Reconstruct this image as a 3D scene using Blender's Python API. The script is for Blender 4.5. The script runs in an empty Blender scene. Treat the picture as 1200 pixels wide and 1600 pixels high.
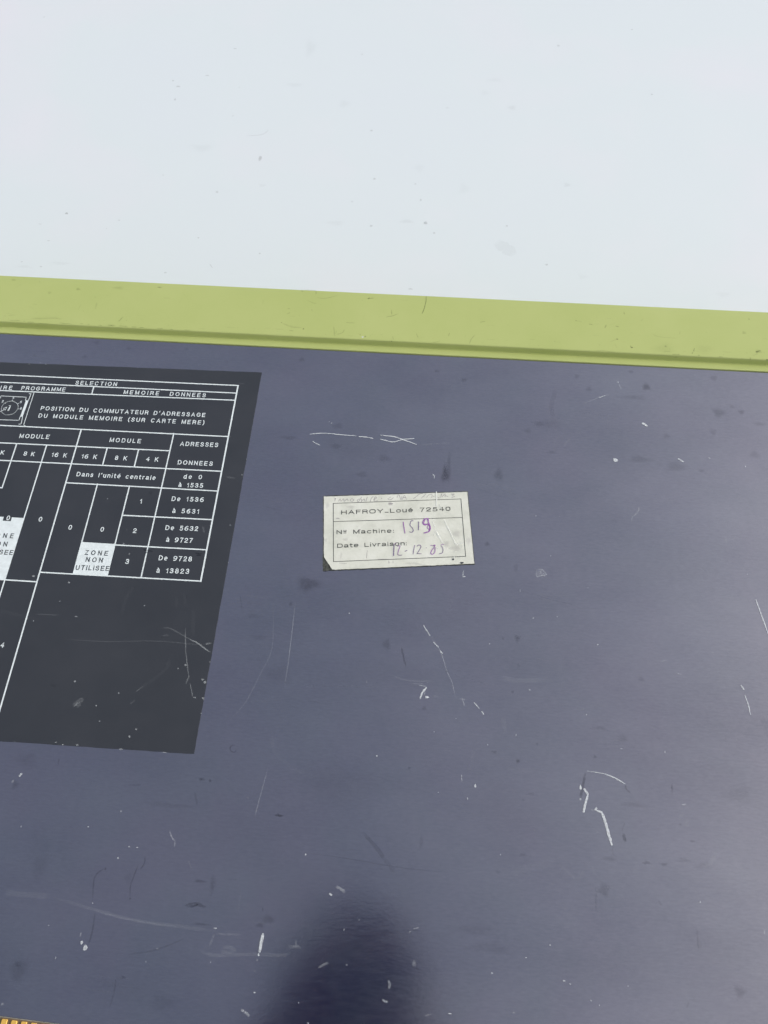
import bpy, bmesh, math, random
from mathutils import Vector, Matrix
random.seed(7)
sc = bpy.context.scene
C = sc.collection
R = math.radians
MM = 0.001

# ------------------------------------------------------------------ camera
# world: x along the lid, y away from the viewer, z up; lid surface is z = 0
cd = bpy.data.cameras.new('camera')
cd.sensor_fit = 'HORIZONTAL'; cd.sensor_width = 36.0; cd.lens = 36.0 * 1330 / 1200
cd.clip_start = 0.01; cd.clip_end = 500
cam = bpy.data.objects.new('camera', cd); C.objects.link(cam)
RIGHT = Vector((0.997357, 0.072039, -0.009446))
DOWN = Vector((0.058788, -0.876543, -0.477719))
FWD = Vector((-0.042694, 0.475901, -0.878462))
CAM = Vector((0, 0, 0.36))
rot = Matrix((RIGHT, -DOWN, -FWD)).transposed()
cam.matrix_world = Matrix.Translation(CAM) @ rot.to_4x4()
sc.camera = cam

# ------------------------------------------------------------------ light
SUN_EL, SUN_AZ = 26.0, 88.0          # azimuth measured from +y towards +x
w = bpy.data.worlds.new('World'); sc.world = w; w.use_nodes = True
nt = w.node_tree; bg = nt.nodes['Background']
sky = nt.nodes.new('ShaderNodeTexSky'); sky.sky_type = 'NISHITA'; sky.sun_disc = False
sky.sun_elevation = R(SUN_EL); sky.sun_rotation = R(SUN_AZ)
sky.air_density = 1.0; sky.dust_density = 6.0; sky.ozone_density = 1.0
hs = nt.nodes.new('ShaderNodeHueSaturation'); hs.inputs['Saturation'].default_value = 0.50   # thin overcast veil
nt.links.new(sky.outputs[0], hs.inputs['Color']); nt.links.new(hs.outputs[0], bg.inputs[0])
bg.inputs[1].default_value = 0.15
sd = bpy.data.lights.new('sun', 'SUN'); sd.energy = 0.5; sd.angle = R(35); sd.color = (1.0, 0.98, 0.95)
so = bpy.data.objects.new('sun', sd); C.objects.link(so)
el, az = R(SUN_EL), R(SUN_AZ)
sdir = Vector((math.sin(az) * math.cos(el), math.cos(az) * math.cos(el), math.sin(el)))
so.rotation_euler = sdir.to_track_quat('Z', 'Y').to_euler(); so.location = sdir * 3
sc.view_settings.view_transform = 'Standard'; sc.view_settings.look = 'None'; sc.view_settings.gamma = 1.0
sc.view_settings.exposure = 0.44

# ------------------------------------------------------------------ measured layout (millimetres on the lid)
MARKS = {'lid': [('s', 'w', 0.95, 0.45, [(-58.29, 237.21), (-51.87, 238.26), (-43.15, 238.0), (-34.7, 237.73)]),
 ('s', 'w', 0.95, 0.45, [(-33.38, 237.51), (-30.08, 237.42), (-25.96, 236.76)]),
 ('s', 'w', 0.95, 0.45, [(-22.58, 239.05), (-15.44, 238.48), (-11.04, 237.12), (-3.83, 234.62)]),
 ('s', 'w', 0.95, 0.45, [(-22.39, 236.48), (-15.67, 235.38), (-11.04, 237.12), (-5.23, 238.12)]),
 ('s', 'w', 0.35, 0.3, [(-1.44, 234.78), (8.81, 235.97)]),
 ('s', 'w', 0.35, 0.3, [(8.81, 235.97), (12.65, 236.63)]),
 ('s', 'w', 0.85, 0.45, [(-56.35, 233.1), (-54.66, 231.98), (-52.39, 231.0)]),
 ('s', 'w', 0.8, 0.45, [(4.9, 217.84), (5.79, 216.72), (5.86, 215.26)]),
 ('d', 'w', 0.9, (0.5, 0.3), [(-48.0, 244.69)]),
 ('d', 'w', 0.9, (0.25, 0.25), [(-49.13, 245.46)]),
 ('d', 'k', 0.7, (0.4, 0.4), [(-22.37, 238.54)]),
 ('b', 'k', 0.9, (2.18, 4.87), [(10.97, 217.56)]),
 ('b', 'k', 0.35, (1.01, 4.91), [(10.82, 221.49)]),
 ('b', 'k', 0.35, (3.05, 2.09), [(-44.54, 243.34)]),
 ('b', 'k', 0.35, (3.43, 2.03), [(-44.18, 230.93)]),
 ('b', 'k', 0.35, (3.4, 2.51), [(-19.69, 225.46)]),
 ('b', 'k', 0.35, (5.19, 1.55), [(-68.84, 234.45)]),
 ('b', 'k', 0.35, (3.37, 1.96), [(-29.94, 215.33)]),
 ('d', 'w', 0.5, (0.25, 0.25), [(9.54, 217.46)]),
 ('d', 'w', 0.5, (0.3, 0.3), [(10.44, 216.05)]),
 ('d', 'w', 0.5, (0.2, 0.2), [(11.66, 217.11)]),
 ('s', 'w', 0.28, 0.3, [(-64.25, 143.45), (-62.12, 123.22), (-66.12, 109.51), (-70.25, 97.99), (-76.32, 88.92)]),
 ('s', 'w', 0.45, 0.28, [(-54.39, 145.69), (-54.08, 123.77), (-54.25, 105.57)]),
 ('s', 'w', 0.1, 0.4, [(-54.75, 103.17), (-54.12, 93.9), (-56.64, 74.67)]),
 ('s', 'w', 0.4, 0.3, [(-56.75, 71.4), (-58.41, 59.55), (-59.46, 51.69)]),
 ('s', 'w', 0.8, 0.45, [(4.35, 138.47), (7.56, 133.63)]),
 ('s', 'w', 0.8, 0.45, [(9.11, 130.86), (11.58, 128.54)]),
 ('s', 'w', 0.8, 0.45, [(12.23, 127.1), (13.46, 125.71)]),
 ('s', 'w', 0.8, 0.45, [(27.77, 104.8), (30.09, 102.3)]),
 ('s', 'w', 0.8, 0.45, [(30.91, 101.21), (32.06, 99.91)]),
 ('s', 'w', 0.5, 0.3, [(7.56, 133.63), (12.23, 127.1), (15.5, 118.17), (18.01, 112.95), (19.71, 106.58)]),
 ('s', 'w', 0.5, 0.3, [(21.1, 106.09), (23.97, 105.71)]),
 ('s', 'w', 0.5, 0.3, [(22.46, 106.77), (23.71, 102.78)]),
 ('s', 'w', 0.95, 0.8, [(7.15, 110.06), (5.53, 107.94), (4.53, 104.94)]),
 ('d', 'w', 0.95, (1.1, 0.9), [(7.48, 105.73)]),
 ('s', 'w', 0.6, 0.35, [(3.65, 110.77), (7.13, 110.42)]),
 ('s', 'w', 0.6, 0.35, [(6.92, 110.05), (5.96, 106.21)]),
 ('s', 'w', 0.3, 0.5, [(10.2, 106.5), (12.49, 106.43)]),
 ('s', 'w', 0.25, 0.6, [(-8.18, 114.49), (-1.08, 112.46), (11.06, 113.07)]),
 ('s', 'w', 0.25, 0.6, [(0.15, 111.24), (5.92, 111.64)]),
 ('s', 'w', 0.1, 0.8, [(-54.37, 100.26), (-70.3, 98.34)]),
 ('s', 'w', 0.1, 0.8, [(-45.96, 107.33), (-11.29, 109.14), (4.79, 111.08)]),
 ('b', 'k', 0.75, (6.15, 4.26), [(-49.47, 155.04)]),
 ('b', 'k', 0.5, (2.13, 2.98), [(-11.51, 128.57)]),
 ('b', 'k', 0.5, (0.97, 1.31), [(-56.46, 144.64)]),
 ('b', 'k', 0.5, (1.1, 0.86), [(-83.02, 65.03)]),
 ('b', 'k', 0.5, (0.66, 0.54), [(-79.84, 64.61)]),
 ('b', 'k', 0.5, (0.77, 0.65), [(1.64, 75.5)]),
 ('b', 'k', 0.5, (1.13, 1.15), [(6.69, 100.79)]),
 ('s', 'k', 0.6, 0.9, [(-4.94, 127.78), (-3.85, 123.53), (-2.38, 118.75)]),
 ('s', 'k', 0.55, 0.5, [(-70.85, 78.07), (-71.57, 76.92), (-73.07, 77.14), (-73.73, 78.43), (-73.12, 79.58), (-71.78, 79.67)]),
 ('d', 'k', 0.8, (0.5, 0.5), [(15.51, 117.81)]),
 ('d', 'k', 0.8, (0.5, 0.5), [(-83.57, 64.99)]),
 ('d', 'w', 0.9, (0.4, 0.4), [(-29.38, 141.94)]),
 ('d', 'w', 0.9, (0.5, 0.5), [(-12.15, 79.43)]),
 ('d', 'w', 0.9, (0.5, 1.2), [(28.95, 70.25)]),
 ('d', 'w', 0.9, (0.35, 0.35), [(13.93, 66.55)]),
 ('d', 'w', 0.9, (0.4, 0.4), [(25.92, 64.98)]),
 ('d', 'w', 0.9, (0.45, 0.45), [(-37.21, 39.17)]),
 ('d', 'w', 0.9, (0.25, 0.25), [(20.24, 97.37)]),
 ('d', 'w', 0.9, (0.9, 0.4), [(21.83, 163.52)]),
 ('d', 'w', 0.9, (0.25, 0.25), [(11.22, 91.07)]),
 ('d', 'w', 0.9, (0.25, 0.25), [(33.71, 87.39)]),
 ('d', 'w', 0.9, (0.25, 0.6), [(-18.96, 110.75)]),
 ('s', 'w', 0.6, 0.35, [(23.15, 74.64), (23.46, 71.45)]),
 ('s', 'w', 0.5, 1.2, [(-24.17, 28.46), (-22.55, 27.9), (-20.35, 26.64)]),
 ('s', 'w', 0.85, 0.6, [(-26.51, 25.91), (-25.4, 25.23)]),
 ('s', 'k', 0.4, 0.6, [(-51.54, 53.28), (-47.7, 53.04)]),
 ('s', 'k', 0.4, 0.6, [(-50.53, 53.87), (-48.74, 52.65)]),
 ('s', 'k', 0.35, 1.6, [(-15.52, 49.2), (-8.61, 42.69), (-6.29, 39.9)]),
 ('s', 'k', 0.2, 1.6, [(-6.29, 39.9), (-1.78, 35.34)]),
 ('s', 'k', 0.3, 0.35, [(-36.95, 39.68), (-23.11, 39.09), (-8.24, 37.8), (5.45, 36.83), (19.03, 36.82)]),
 ('s', 'k', 0.25, 0.7, [(-80.21, 147.62), (-78.26, 140.54)]),
 ('b', 'k', 0.22, (4.77, 1.51), [(-68.74, 127.76)]),
 ('b', 'k', 0.22, (3.62, 1.55), [(-72.59, 137.69)]),
 ('b', 'k', 0.22, (6.99, 4.78), [(-56.98, 111.35)]),
 ('b', 'k', 0.22, (1.05, 2.97), [(8.08, 46.86)]),
 ('b', 'k', 0.22, (1.04, 3.81), [(-72.41, 25.49)]),
 ('s', 'w', 0.12, 1.5, [(-57.18, 86.85), (-54.87, 78.09), (-46.27, 72.13), (-40.45, 69.85)]),
 ('s', 'w', 0.12, 1.5, [(28.39, 86.13), (26.43, 75.09)]),
 ('s', 'w', 0.12, 1.5, [(24.98, 48.06), (20.88, 43.8)]),
 ('s', 'w', 0.12, 1.5, [(16.56, 155.54), (16.31, 145.06)]),
 ('s', 'w', 0.12, 1.5, [(40.55, 100.5), (41.15, 91.47)]),
 ('s', 'w', 0.95, 1.3, [(109.53, 254.91), (110.84, 254.51), (112.23, 253.29)]),
 ('d', 'w', 0.9, (1.6, 1.9), [(95.05, 231.87)]),
 ('s', 'w', 0.85, 1.0, [(125.92, 234.86), (127.15, 234.0), (128.48, 232.84)]),
 ('s', 'w', 0.7, 0.4, [(140.84, 236.32), (141.98, 235.92)]),
 ('d', 'w', 0.8, (0.6, 0.4), [(158.59, 232.36)]),
 ('d', 'w', 0.8, (0.5, 0.2), [(171.7, 271.44)]),
 ('s', 'w', 0.4, 0.35, [(80.17, 265.12), (85.76, 268.02), (88.57, 269.56), (94.86, 272.02)]),
 ('s', 'w', 0.4, 0.35, [(99.4, 279.19), (100.52, 274.95)]),
 ('s', 'w', 0.8, 0.35, [(88.57, 269.56), (92.07, 271.15)]),
 ('s', 'w', 0.45, 0.4, [(104.66, 206.15), (104.07, 203.18), (101.06, 199.78), (100.89, 197.17)]),
 ('s', 'w', 0.5, 0.5, [(55.36, 169.32), (55.31, 165.93), (57.41, 166.61), (59.62, 167.17), (57.7, 169.48), (55.36, 169.32)]),
 ('s', 'w', 0.5, 0.5, [(56.83, 169.01), (57.42, 167.43)]),
 ('b', 'w', 0.35, (2.71, 2.43), [(57.18, 167.68)]),
 ('s', 'w', 0.9, 0.45, [(154.02, 161.23), (155.82, 152.69), (157.31, 144.8)]),
 ('s', 'w', 0.5, 0.3, [(144.17, 192.24), (144.17, 189.14)]),
 ('s', 'w', 0.6, 0.4, [(21.49, 166.89), (21.22, 163.21)]),
 ('d', 'w', 0.7, (0.35, 0.35), [(55.36, 197.73)]),
 ('d', 'w', 0.7, (0.3, 0.3), [(66.55, 198.19)]),
 ('d', 'w', 0.7, (0.4, 0.2), [(100.05, 213.7)]),
 ('d', 'w', 0.7, (0.3, 0.3), [(84.26, 225.57)]),
 ('d', 'w', 0.7, (0.4, 0.4), [(53.49, 145.29)]),
 ('d', 'w', 0.7, (0.5, 0.2), [(61.91, 176.89)]),
 ('d', 'w', 0.7, (0.2, 0.2), [(72.37, 194.1)]),
 ('d', 'w', 0.7, (0.3, 0.3), [(64.02, 146.66)]),
 ('d', 'w', 0.7, (0.4, 0.15), [(134.2, 255.22)]),
 ('d', 'w', 0.7, (0.2, 0.2), [(78.59, 161.76)]),
 ('d', 'w', 0.7, (0.3, 0.3), [(62.25, 224.11)]),
 ('d', 'w', 0.7, (0.4, 0.4), [(151.9, 173.44)]),
 ('d', 'w', 0.7, (0.2, 0.7), [(47.56, 158.32)]),
 ('b', 'k', 0.5, (3.53, 3.36), [(149.22, 264.12)]),
 ('b', 'k', 0.5, (1.9, 1.69), [(160.8, 265.38)]),
 ('b', 'k', 0.5, (2.5, 2.43), [(113.79, 278.05)]),
 ('b', 'k', 0.5, (2.63, 4.27), [(37.34, 219.68)]),
 ('b', 'k', 0.5, (1.5, 1.4), [(32.26, 181.16)]),
 ('b', 'k', 0.5, (1.57, 9.17), [(12.62, 221.12)]),
 ('b', 'k', 0.3, (1.91, 1.36), [(156.46, 268.43)]),
 ('b', 'k', 0.3, (6.6, 2.51), [(107.2, 233.3)]),
 ('b', 'k', 0.3, (2.99, 1.97), [(57.39, 251.16)]),
 ('b', 'k', 0.3, (5.9, 3.42), [(124.58, 230.1)]),
 ('b', 'k', 0.3, (2.92, 1.11), [(63.78, 234.36)]),
 ('b', 'k', 0.3, (2.14, 1.95), [(121.55, 248.06)]),
 ('b', 'k', 0.3, (1.88, 2.62), [(145.19, 252.04)]),
 ('b', 'k', 0.3, (2.16, 1.95), [(51.95, 246.72)]),
 ('b', 'k', 0.3, (1.83, 1.25), [(136.77, 228.6)]),
 ('b', 'k', 0.3, (2.13, 1.5), [(46.29, 135.67)]),
 ('b', 'k', 0.3, (3.3, 2.55), [(164.11, 239.74)]),
 ('b', 'k', 0.3, (4.04, 1.66), [(169.27, 258.51)]),
 ('b', 'k', 0.3, (1.23, 2.72), [(45.76, 169.62)]),
 ('b', 'k', 0.3, (8.26, 1.7), [(107.13, 271.11)]),
 ('s', 'w', 0.22, 0.6, [(64.55, 239.49), (66.92, 243.66)]),
 ('s', 'w', 0.22, 0.6, [(92.82, 259.26), (92.24, 253.45)]),
 ('s', 'w', 0.22, 0.6, [(69.15, 237.4), (73.35, 244.08)]),
 ('s', 'w', 0.22, 0.6, [(76.05, 245.06), (79.53, 248.53)]),
 ('s', 'k', 0.15, 2.5, [(66.7, 273.61), (64.13, 263.23), (64.9, 254.94)]),
 ('s', 'w', 0.2, 0.3, [(54.22, 156.79), (60.88, 156.85)]),
 ('s', 'w', 0.2, 0.3, [(48.74, 197.28), (55.36, 198.45)]),
 ('s', 'w', 0.8, 0.8, [(142.27, 120.51), (143.42, 118.36)]),
 ('s', 'w', 0.85, 0.5, [(143.42, 115.93), (144.27, 112.33), (144.77, 107.71)]),
 ('s', 'w', 0.75, 0.35, [(74.66, 79.34), (81.98, 78.7), (86.3, 77.27), (90.07, 75.14)]),
 ('s', 'w', 0.85, 0.5, [(81.98, 78.7), (86.3, 77.27), (90.07, 75.14)]),
 ('s', 'k', 0.5, 0.6, [(90.07, 75.14), (90.44, 73.26), (92.09, 71.77)]),
 ('s', 'k', 0.75, 1.0, [(74.15, 78.82), (72.97, 73.94), (72.39, 71.52), (71.59, 68.16)]),
 ('d', 'w', 0.95, (0.9, 1.1), [(71.85, 72.62)]),
 ('d', 'w', 0.95, (0.6, 0.8), [(71.58, 67.97)]),
 ('d', 'w', 0.95, (0.7, 0.5), [(75.15, 79.38)]),
 ('s', 'w', 0.95, 1.0, [(73.2, 72.24), (74.76, 69.98)]),
 ('s', 'w', 0.95, 1.0, [(74.76, 69.98), (73.66, 66.71), (72.64, 62.91)]),
 ('s', 'w', 0.9, 0.8, [(77.21, 64.16), (78.12, 65.16)]),
 ('s', 'w', 0.9, 0.8, [(77.88, 64.12), (79.76, 63.42)]),
 ('s', 'w', 0.97, 1.15, [(79.78, 63.79), (81.21, 59.84), (82.22, 55.54), (83.4, 51.12)]),
 ('s', 'w', 0.35, 0.5, [(75.47, 64.04), (77.39, 63.9)]),
 ('s', 'w', 0.35, 0.5, [(81.68, 54.14), (82.1, 53.27)]),
 ('d', 'w', 0.6, (0.3, 0.3), [(77.96, 55.6)]),
 ('s', 'k', 0.7, 1.1, [(88.23, 56.14), (88.42, 54.62), (88.88, 52.85)]),
 ('s', 'k', 0.2, 0.5, [(89.17, 60.58), (87.51, 56.82)]),
 ('s', 'k', 0.2, 0.5, [(83.57, 50.69), (83.68, 47.59)]),
 ('s', 'w', 0.2, 2.2, [(39.63, 116.94), (43.59, 115.92), (47.74, 115.88), (61.22, 117.14)]),
 ('s', 'w', 0.13, 2, [(40.66, 78.41), (49.54, 77.77), (54.48, 78.9)]),
 ('s', 'w', 0.13, 2, [(40.04, 99.38), (41.09, 92.82)]),
 ('s', 'w', 0.13, 3, [(44.13, 37.32), (49.27, 40.3), (59.6, 42.52)]),
 ('s', 'w', 0.18, 1.2, [(61.95, 42.95), (69.22, 37.13)]),
 ('s', 'w', 0.18, 1.2, [(69.22, 37.13), (72.17, 41.5)]),
 ('s', 'w', 0.18, 1.2, [(75.03, 43.01), (76.3, 40.05)]),
 ('s', 'w', 0.6, 0.5, [(112.26, 68.69), (114.0, 68.91)]),
 ('s', 'w', 0.2, 1.5, [(112.96, 65.95), (110.26, 62.53)]),
 ('s', 'w', 0.2, 1.5, [(114.61, 63.3), (112.43, 60.4)]),
 ('s', 'w', 0.2, 1.5, [(124.76, 52.28), (121.45, 47.63), (117.99, 45.63)]),
 ('s', 'w', 0.35, 0.5, [(108.49, 128.54), (111.7, 129.63)]),
 ('s', 'w', 0.1, 1.5, [(70.27, 109.28), (74.3, 107.99), (87.51, 107.34)]),
 ('s', 'w', 0.1, 1.5, [(101.09, 99.04), (110.19, 100.18)]),
 ('d', 'w', 0.8, (0.5, 0.3), [(53.46, 145.2)]),
 ('d', 'w', 0.8, (0.5, 0.5), [(81.67, 134.65)]),
 ('d', 'w', 0.8, (0.6, 0.4), [(131.92, 134.22)]),
 ('d', 'w', 0.8, (0.5, 0.5), [(116.04, 123.62)]),
 ('d', 'w', 0.8, (0.4, 0.5), [(74.19, 105.17)]),
 ('d', 'w', 0.8, (0.4, 0.3), [(75.42, 102.88)]),
 ('d', 'w', 0.8, (0.4, 0.4), [(137.67, 96.46)]),
 ('d', 'w', 0.8, (0.4, 0.8), [(31.37, 100.84)]),
 ('d', 'w', 0.8, (0.3, 0.3), [(39.41, 44.61)]),
 ('d', 'w', 0.8, (0.6, 0.2), [(53.0, 54.55)]),
 ('d', 'w', 0.8, (0.3, 0.3), [(34.03, 131.7)]),
 ('d', 'w', 0.8, (0.3, 0.3), [(64.23, 146.63)]),
 ('d', 'w', 0.8, (0.25, 0.25), [(36.75, 124.79)]),
 ('d', 'w', 0.8, (0.8, 0.2), [(51.64, 111.99)]),
 ('d', 'w', 0.8, (0.2, 0.7), [(45.62, 92.13)]),
 ('d', 'w', 0.8, (0.3, 0.5), [(33.8, 87.29)]),
 ('d', 'w', 0.8, (0.25, 0.25), [(115.03, 123.88)]),
 ('d', 'w', 0.8, (0.25, 0.25), [(116.95, 123.47)]),
 ('d', 'w', 0.8, (0.8, 0.15), [(89.48, 89.5)]),
 ('d', 'w', 0.8, (0.2, 0.7), [(107.29, 89.46)]),
 ('d', 'w', 0.8, (0.3, 0.3), [(132.83, 45.99)]),
 ('b', 'k', 0.8, (1.0, 1.08), [(46.39, 81.45)]),
 ('b', 'k', 0.5, (0.7, 0.6), [(54.42, 89.03)]),
 ('b', 'k', 0.5, (2.06, 0.79), [(96.63, 45.69)]),
 ('b', 'k', 0.5, (1.87, 0.62), [(103.14, 45.63)]),
 ('b', 'k', 0.5, (0.64, 0.67), [(40.06, 134.7)]),
 ('b', 'k', 0.5, (1.14, 0.54), [(115.21, 54.99)]),
 ('b', 'k', 0.5, (0.57, 0.55), [(111.07, 61.04)]),
 ('b', 'k', 0.5, (0.89, 0.79), [(78.37, 85.46)]),
 ('b', 'k', 0.5, (0.82, 0.85), [(44.21, 110.63)]),
 ('b', 'k', 0.5, (0.49, 1.54), [(109.0, 75.24)]),
 ('b', 'k', 0.5, (1.39, 0.79), [(36.64, 84.51)]),
 ('b', 'k', 0.28, (1.66, 1.5), [(99.78, 120.13)]),
 ('b', 'k', 0.28, (1.27, 2.47), [(46.23, 134.79)]),
 ('b', 'k', 0.28, (0.63, 1.31), [(46.72, 122.63)]),
 ('b', 'k', 0.28, (2.22, 2.01), [(90.23, 93.74)]),
 ('b', 'k', 0.28, (2.27, 0.88), [(48.37, 45.07)]),
 ('b', 'k', 0.28, (0.93, 0.87), [(38.52, 38.23)]),
 ('b', 'k', 0.28, (2.42, 1.54), [(79.8, 35.99)]),
 ('b', 'k', 0.28, (3.03, 1.02), [(80.94, 97.63)]),
 ('b', 'k', 0.28, (2.82, 1.06), [(111.24, 47.78)]),
 ('b', 'k', 0.28, (3.77, 1.06), [(82.19, 46.16)]),
 ('b', 'k', 0.28, (1.95, 0.75), [(51.91, 68.65)]),
 ('b', 'k', 0.28, (0.77, 0.57), [(48.49, 66.06)]),
 ('b', 'k', 0.28, (5.81, 1.12), [(92.95, 67.32)]),
 ('b', 'w', 0.1, (14.91, 14.79), [(146.97, 92.24)]),
 ('b', 'w', 0.1, (13.02, 11.87), [(90.64, 92.27)]),
 ('b', 'k', 0.16, (6.8, 4.28), [(135.87, 74.1)]),
 ('b', 'k', 0.16, (3.02, 6.15), [(151.37, 102.55)]),
 ('s', 'w', 0.8, 0.9, [(-159.03, 60.75), (-158.06, 62.11)]),
 ('s', 'w', 0.5, 0.8, [(-161.32, 58.12), (-160.85, 59.23)]),
 ('s', 'w', 0.2, 1.4, [(-134.25, 17.07), (-116.64, 13.81), (-105.8, 11.98), (-94.14, 10.79), (-80.62, 10.29), (-68.18, 9.71)]),
 ('s', 'w', 0.25, 0.5, [(-116.6, 13.63), (-105.76, 11.8), (-94.12, 10.7), (-83.7, 10.25)]),
 ('s', 'w', 0.18, 2.5, [(-147.98, 17.04), (-134.25, 17.07)]),
 ('s', 'w', 0.18, 2.5, [(-152.29, 17.3), (-145.85, 17.0)]),
 ('s', 'w', 0.25, 0.8, [(-68.03, 8.81), (-58.38, 9.23)]),
 ('s', 'w', 0.25, 0.8, [(-68.54, 8.78), (-69.83, 4.34)]),
 ('s', 'w', 0.22, 1.3, [(-73.1, 2.67), (-67.84, 1.62), (-57.86, 2.52), (-50.86, 3.11), (-41.82, 3.49), (-38.93, 4.59)]),
 ('s', 'w', 0.22, 1.3, [(-65.16, 3.78), (-63.77, 4.6), (-61.21, 4.51), (-60.09, 3.88), (-61.97, 2.93), (-64.54, 3.11), (-65.16, 3.78)]),
 ('s', 'w', 0.22, 1.3, [(-40.18, 6.47), (-35.13, 6.57)]),
 ('s', 'k', 0.55, 0.5, [(-115.39, 28.7), (-118.09, 26.56), (-118.77, 23.62), (-117.61, 16.56)]),
 ('s', 'k', 0.55, 0.5, [(-100.56, 34.17), (-100.48, 31.23), (-101.65, 29.19)]),
 ('s', 'k', 0.55, 0.5, [(-102.58, 31.08), (-103.65, 26.14), (-104.08, 23.23), (-103.38, 18.52)]),
 ('s', 'k', 0.5, 0.6, [(-115.7, 12.95), (-115.2, 5.61), (-115.75, 1.49)]),
 ('d', 'k', 0.7, (0.6, 0.6), [(-115.32, 28.41)]),
 ('d', 'k', 0.7, (0.6, 0.6), [(-103.27, 18.53)]),
 ('d', 'w', 0.85, (1.0, 0.8), [(-118.29, 2.21)]),
 ('d', 'w', 0.85, (1.1, 1.8), [(-116.47, 0.62)]),
 ('d', 'w', 0.5, (0.4, 1.2), [(-119.35, 4.85)]),
 ('d', 'w', 0.8, (0.4, 0.3), [(-117.35, 15.92)]),
 ('s', 'w', 0.5, 0.4, [(-92.68, 44.23), (-91.34, 41.8), (-89.68, 40.42)]),
 ('s', 'w', 0.5, 0.4, [(-89.68, 40.42), (-89.62, 38.42)]),
 ('s', 'w', 0.3, 0.3, [(-83.42, 33.91), (-81.23, 30.65)]),
 ('s', 'w', 0.2, 0.4, [(-60.71, 24.42), (-60.73, 17.82)]),
 ('s', 'w', 0.2, 0.4, [(-57.94, 19.89), (-56.12, 18.15)]),
 ('d', 'w', 0.75, (0.7, 0.5), [(-113.76, 50.12)]),
 ('d', 'w', 0.75, (0.9, 0.4), [(-111.15, 32.63)]),
 ('d', 'w', 0.75, (0.5, 0.5), [(-37.31, 39.17)]),
 ('d', 'w', 0.75, (0.4, 0.4), [(-125.65, 43.32)]),
 ('d', 'w', 0.75, (0.3, 0.3), [(-92.64, -2.39)]),
 ('d', 'w', 0.75, (0.9, 0.4), [(-68.55, 10.69)]),
 ('d', 'w', 0.75, (0.6, 0.3), [(-107.64, 37.14)]),
 ('d', 'w', 0.75, (0.6, 0.3), [(-104.4, 37.07)]),
 ('d', 'w', 0.75, (0.3, 0.3), [(-63.26, 59.0)]),
 ('d', 'w', 0.75, (0.6, 0.6), [(-142.56, -19.72)]),
 ('d', 'w', 0.75, (0.9, 0.25), [(-89.32, 2.31)]),
 ('d', 'w', 0.75, (0.5, 0.2), [(-132.36, 7.12)]),
 ('d', 'w', 0.75, (0.3, 0.3), [(-68.45, -0.73)]),
 ('d', 'w', 0.75, (0.2, 0.8), [(-152.73, 41.5)]),
 ('d', 'w', 0.75, (0.2, 0.5), [(-126.78, -3.52)]),
 ('s', 'w', 0.95, 1.3, [(-50.15, 10.28), (-50.38, 7.54), (-50.65, 3.75)]),
 ('d', 'w', 0.85, (0.6, 0.7), [(-50.85, 3.02)]),
 ('d', 'w', 0.85, (0.35, 0.6), [(-51.1, 1.23)]),
 ('d', 'w', 0.85, (0.4, 0.3), [(-51.56, -2.51)]),
 ('d', 'w', 0.85, (0.6, 0.4), [(-50.56, -9.38)]),
 ('d', 'w', 0.85, (0.3, 0.3), [(-33.97, -11.43)]),
 ('d', 'w', 0.85, (0.5, 0.5), [(-29.81, -17.61)]),
 ('s', 'w', 0.6, 0.9, [(-54.66, -15.05), (-53.58, -15.64)]),
 ('s', 'w', 0.6, 0.9, [(-53.58, -15.64), (-52.2, -16.3), (-51.39, -17.17)]),
 ('b', 'k', 0.5, (4.07, 0.56), [(-74.17, 11.67)]),
 ('b', 'k', 0.5, (2.86, 1.84), [(-48.98, 15.13)]),
 ('b', 'k', 0.5, (1.82, 1.1), [(-51.75, 12.91)]),
 ('b', 'k', 0.5, (0.41, 0.93), [(-51.51, 18.48)]),
 ('s', 'k', 0.7, 0.8, [(-81.76, 17.53), (-79.04, 18.57), (-74.89, 18.68)]),
 ('s', 'k', 0.7, 0.8, [(-80.87, 17.22), (-76.86, 18.07), (-73.16, 17.68)]),
 ('s', 'k', 0.5, 0.5, [(-79.26, 16.96), (-76.43, 18.57)]),
 ('s', 'k', 0.6, 0.6, [(-51.51, 53.07), (-48.24, 53.0)]),
 ('s', 'k', 0.6, 0.6, [(-50.7, 53.54), (-49.05, 52.53)]),
 ('b', 'k', 0.4, (3.8, 4.45), [(-139.66, -8.7)]),
 ('b', 'k', 0.4, (1.4, 1.26), [(-140.47, -6.55)]),
 ('b', 'k', 0.4, (1.54, 2.17), [(-159.76, 57.38)]),
 ('b', 'k', 0.2, (3.69, 5.91), [(-141.25, 27.35)]),
 ('b', 'k', 0.2, (5.58, 3.88), [(-157.77, 67.57)]),
 ('b', 'k', 0.2, (1.46, 3.82), [(-72.05, 26.47)]),
 ('b', 'k', 0.2, (13.03, 1.25), [(-94.23, 53.89)]),
 ('b', 'k', 0.2, (2.1, 2.43), [(-105.74, 25.99)]),
 ('b', 'k', 0.2, (5.89, 3.4), [(-83.84, -15.04)]),
 ('s', 'k', 0.45, 0.5, [(-144.32, 69.07), (-144.24, 66.56)]),
 ('b', 'k', 0.6, (0.88, 0.85), [(-83.9, 64.96)]),
 ('b', 'k', 0.6, (0.66, 0.64), [(-79.84, 64.61)]),
 ('b', 'k', 0.6, (0.99, 0.53), [(-100.12, -8.03)]),
 ('b', 'k', 0.6, (3.13, 0.68), [(-77.33, 26.58)]),
 ('s', 'k', 0.3, 0.6, [(-102.7, -8.65), (-102.43, -12.1), (-103.05, -18.13)]),
 ('s', 'k', 0.3, 0.6, [(-99.95, -0.52), (-89.27, 2.04), (-79.88, 6.33)]),
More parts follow.
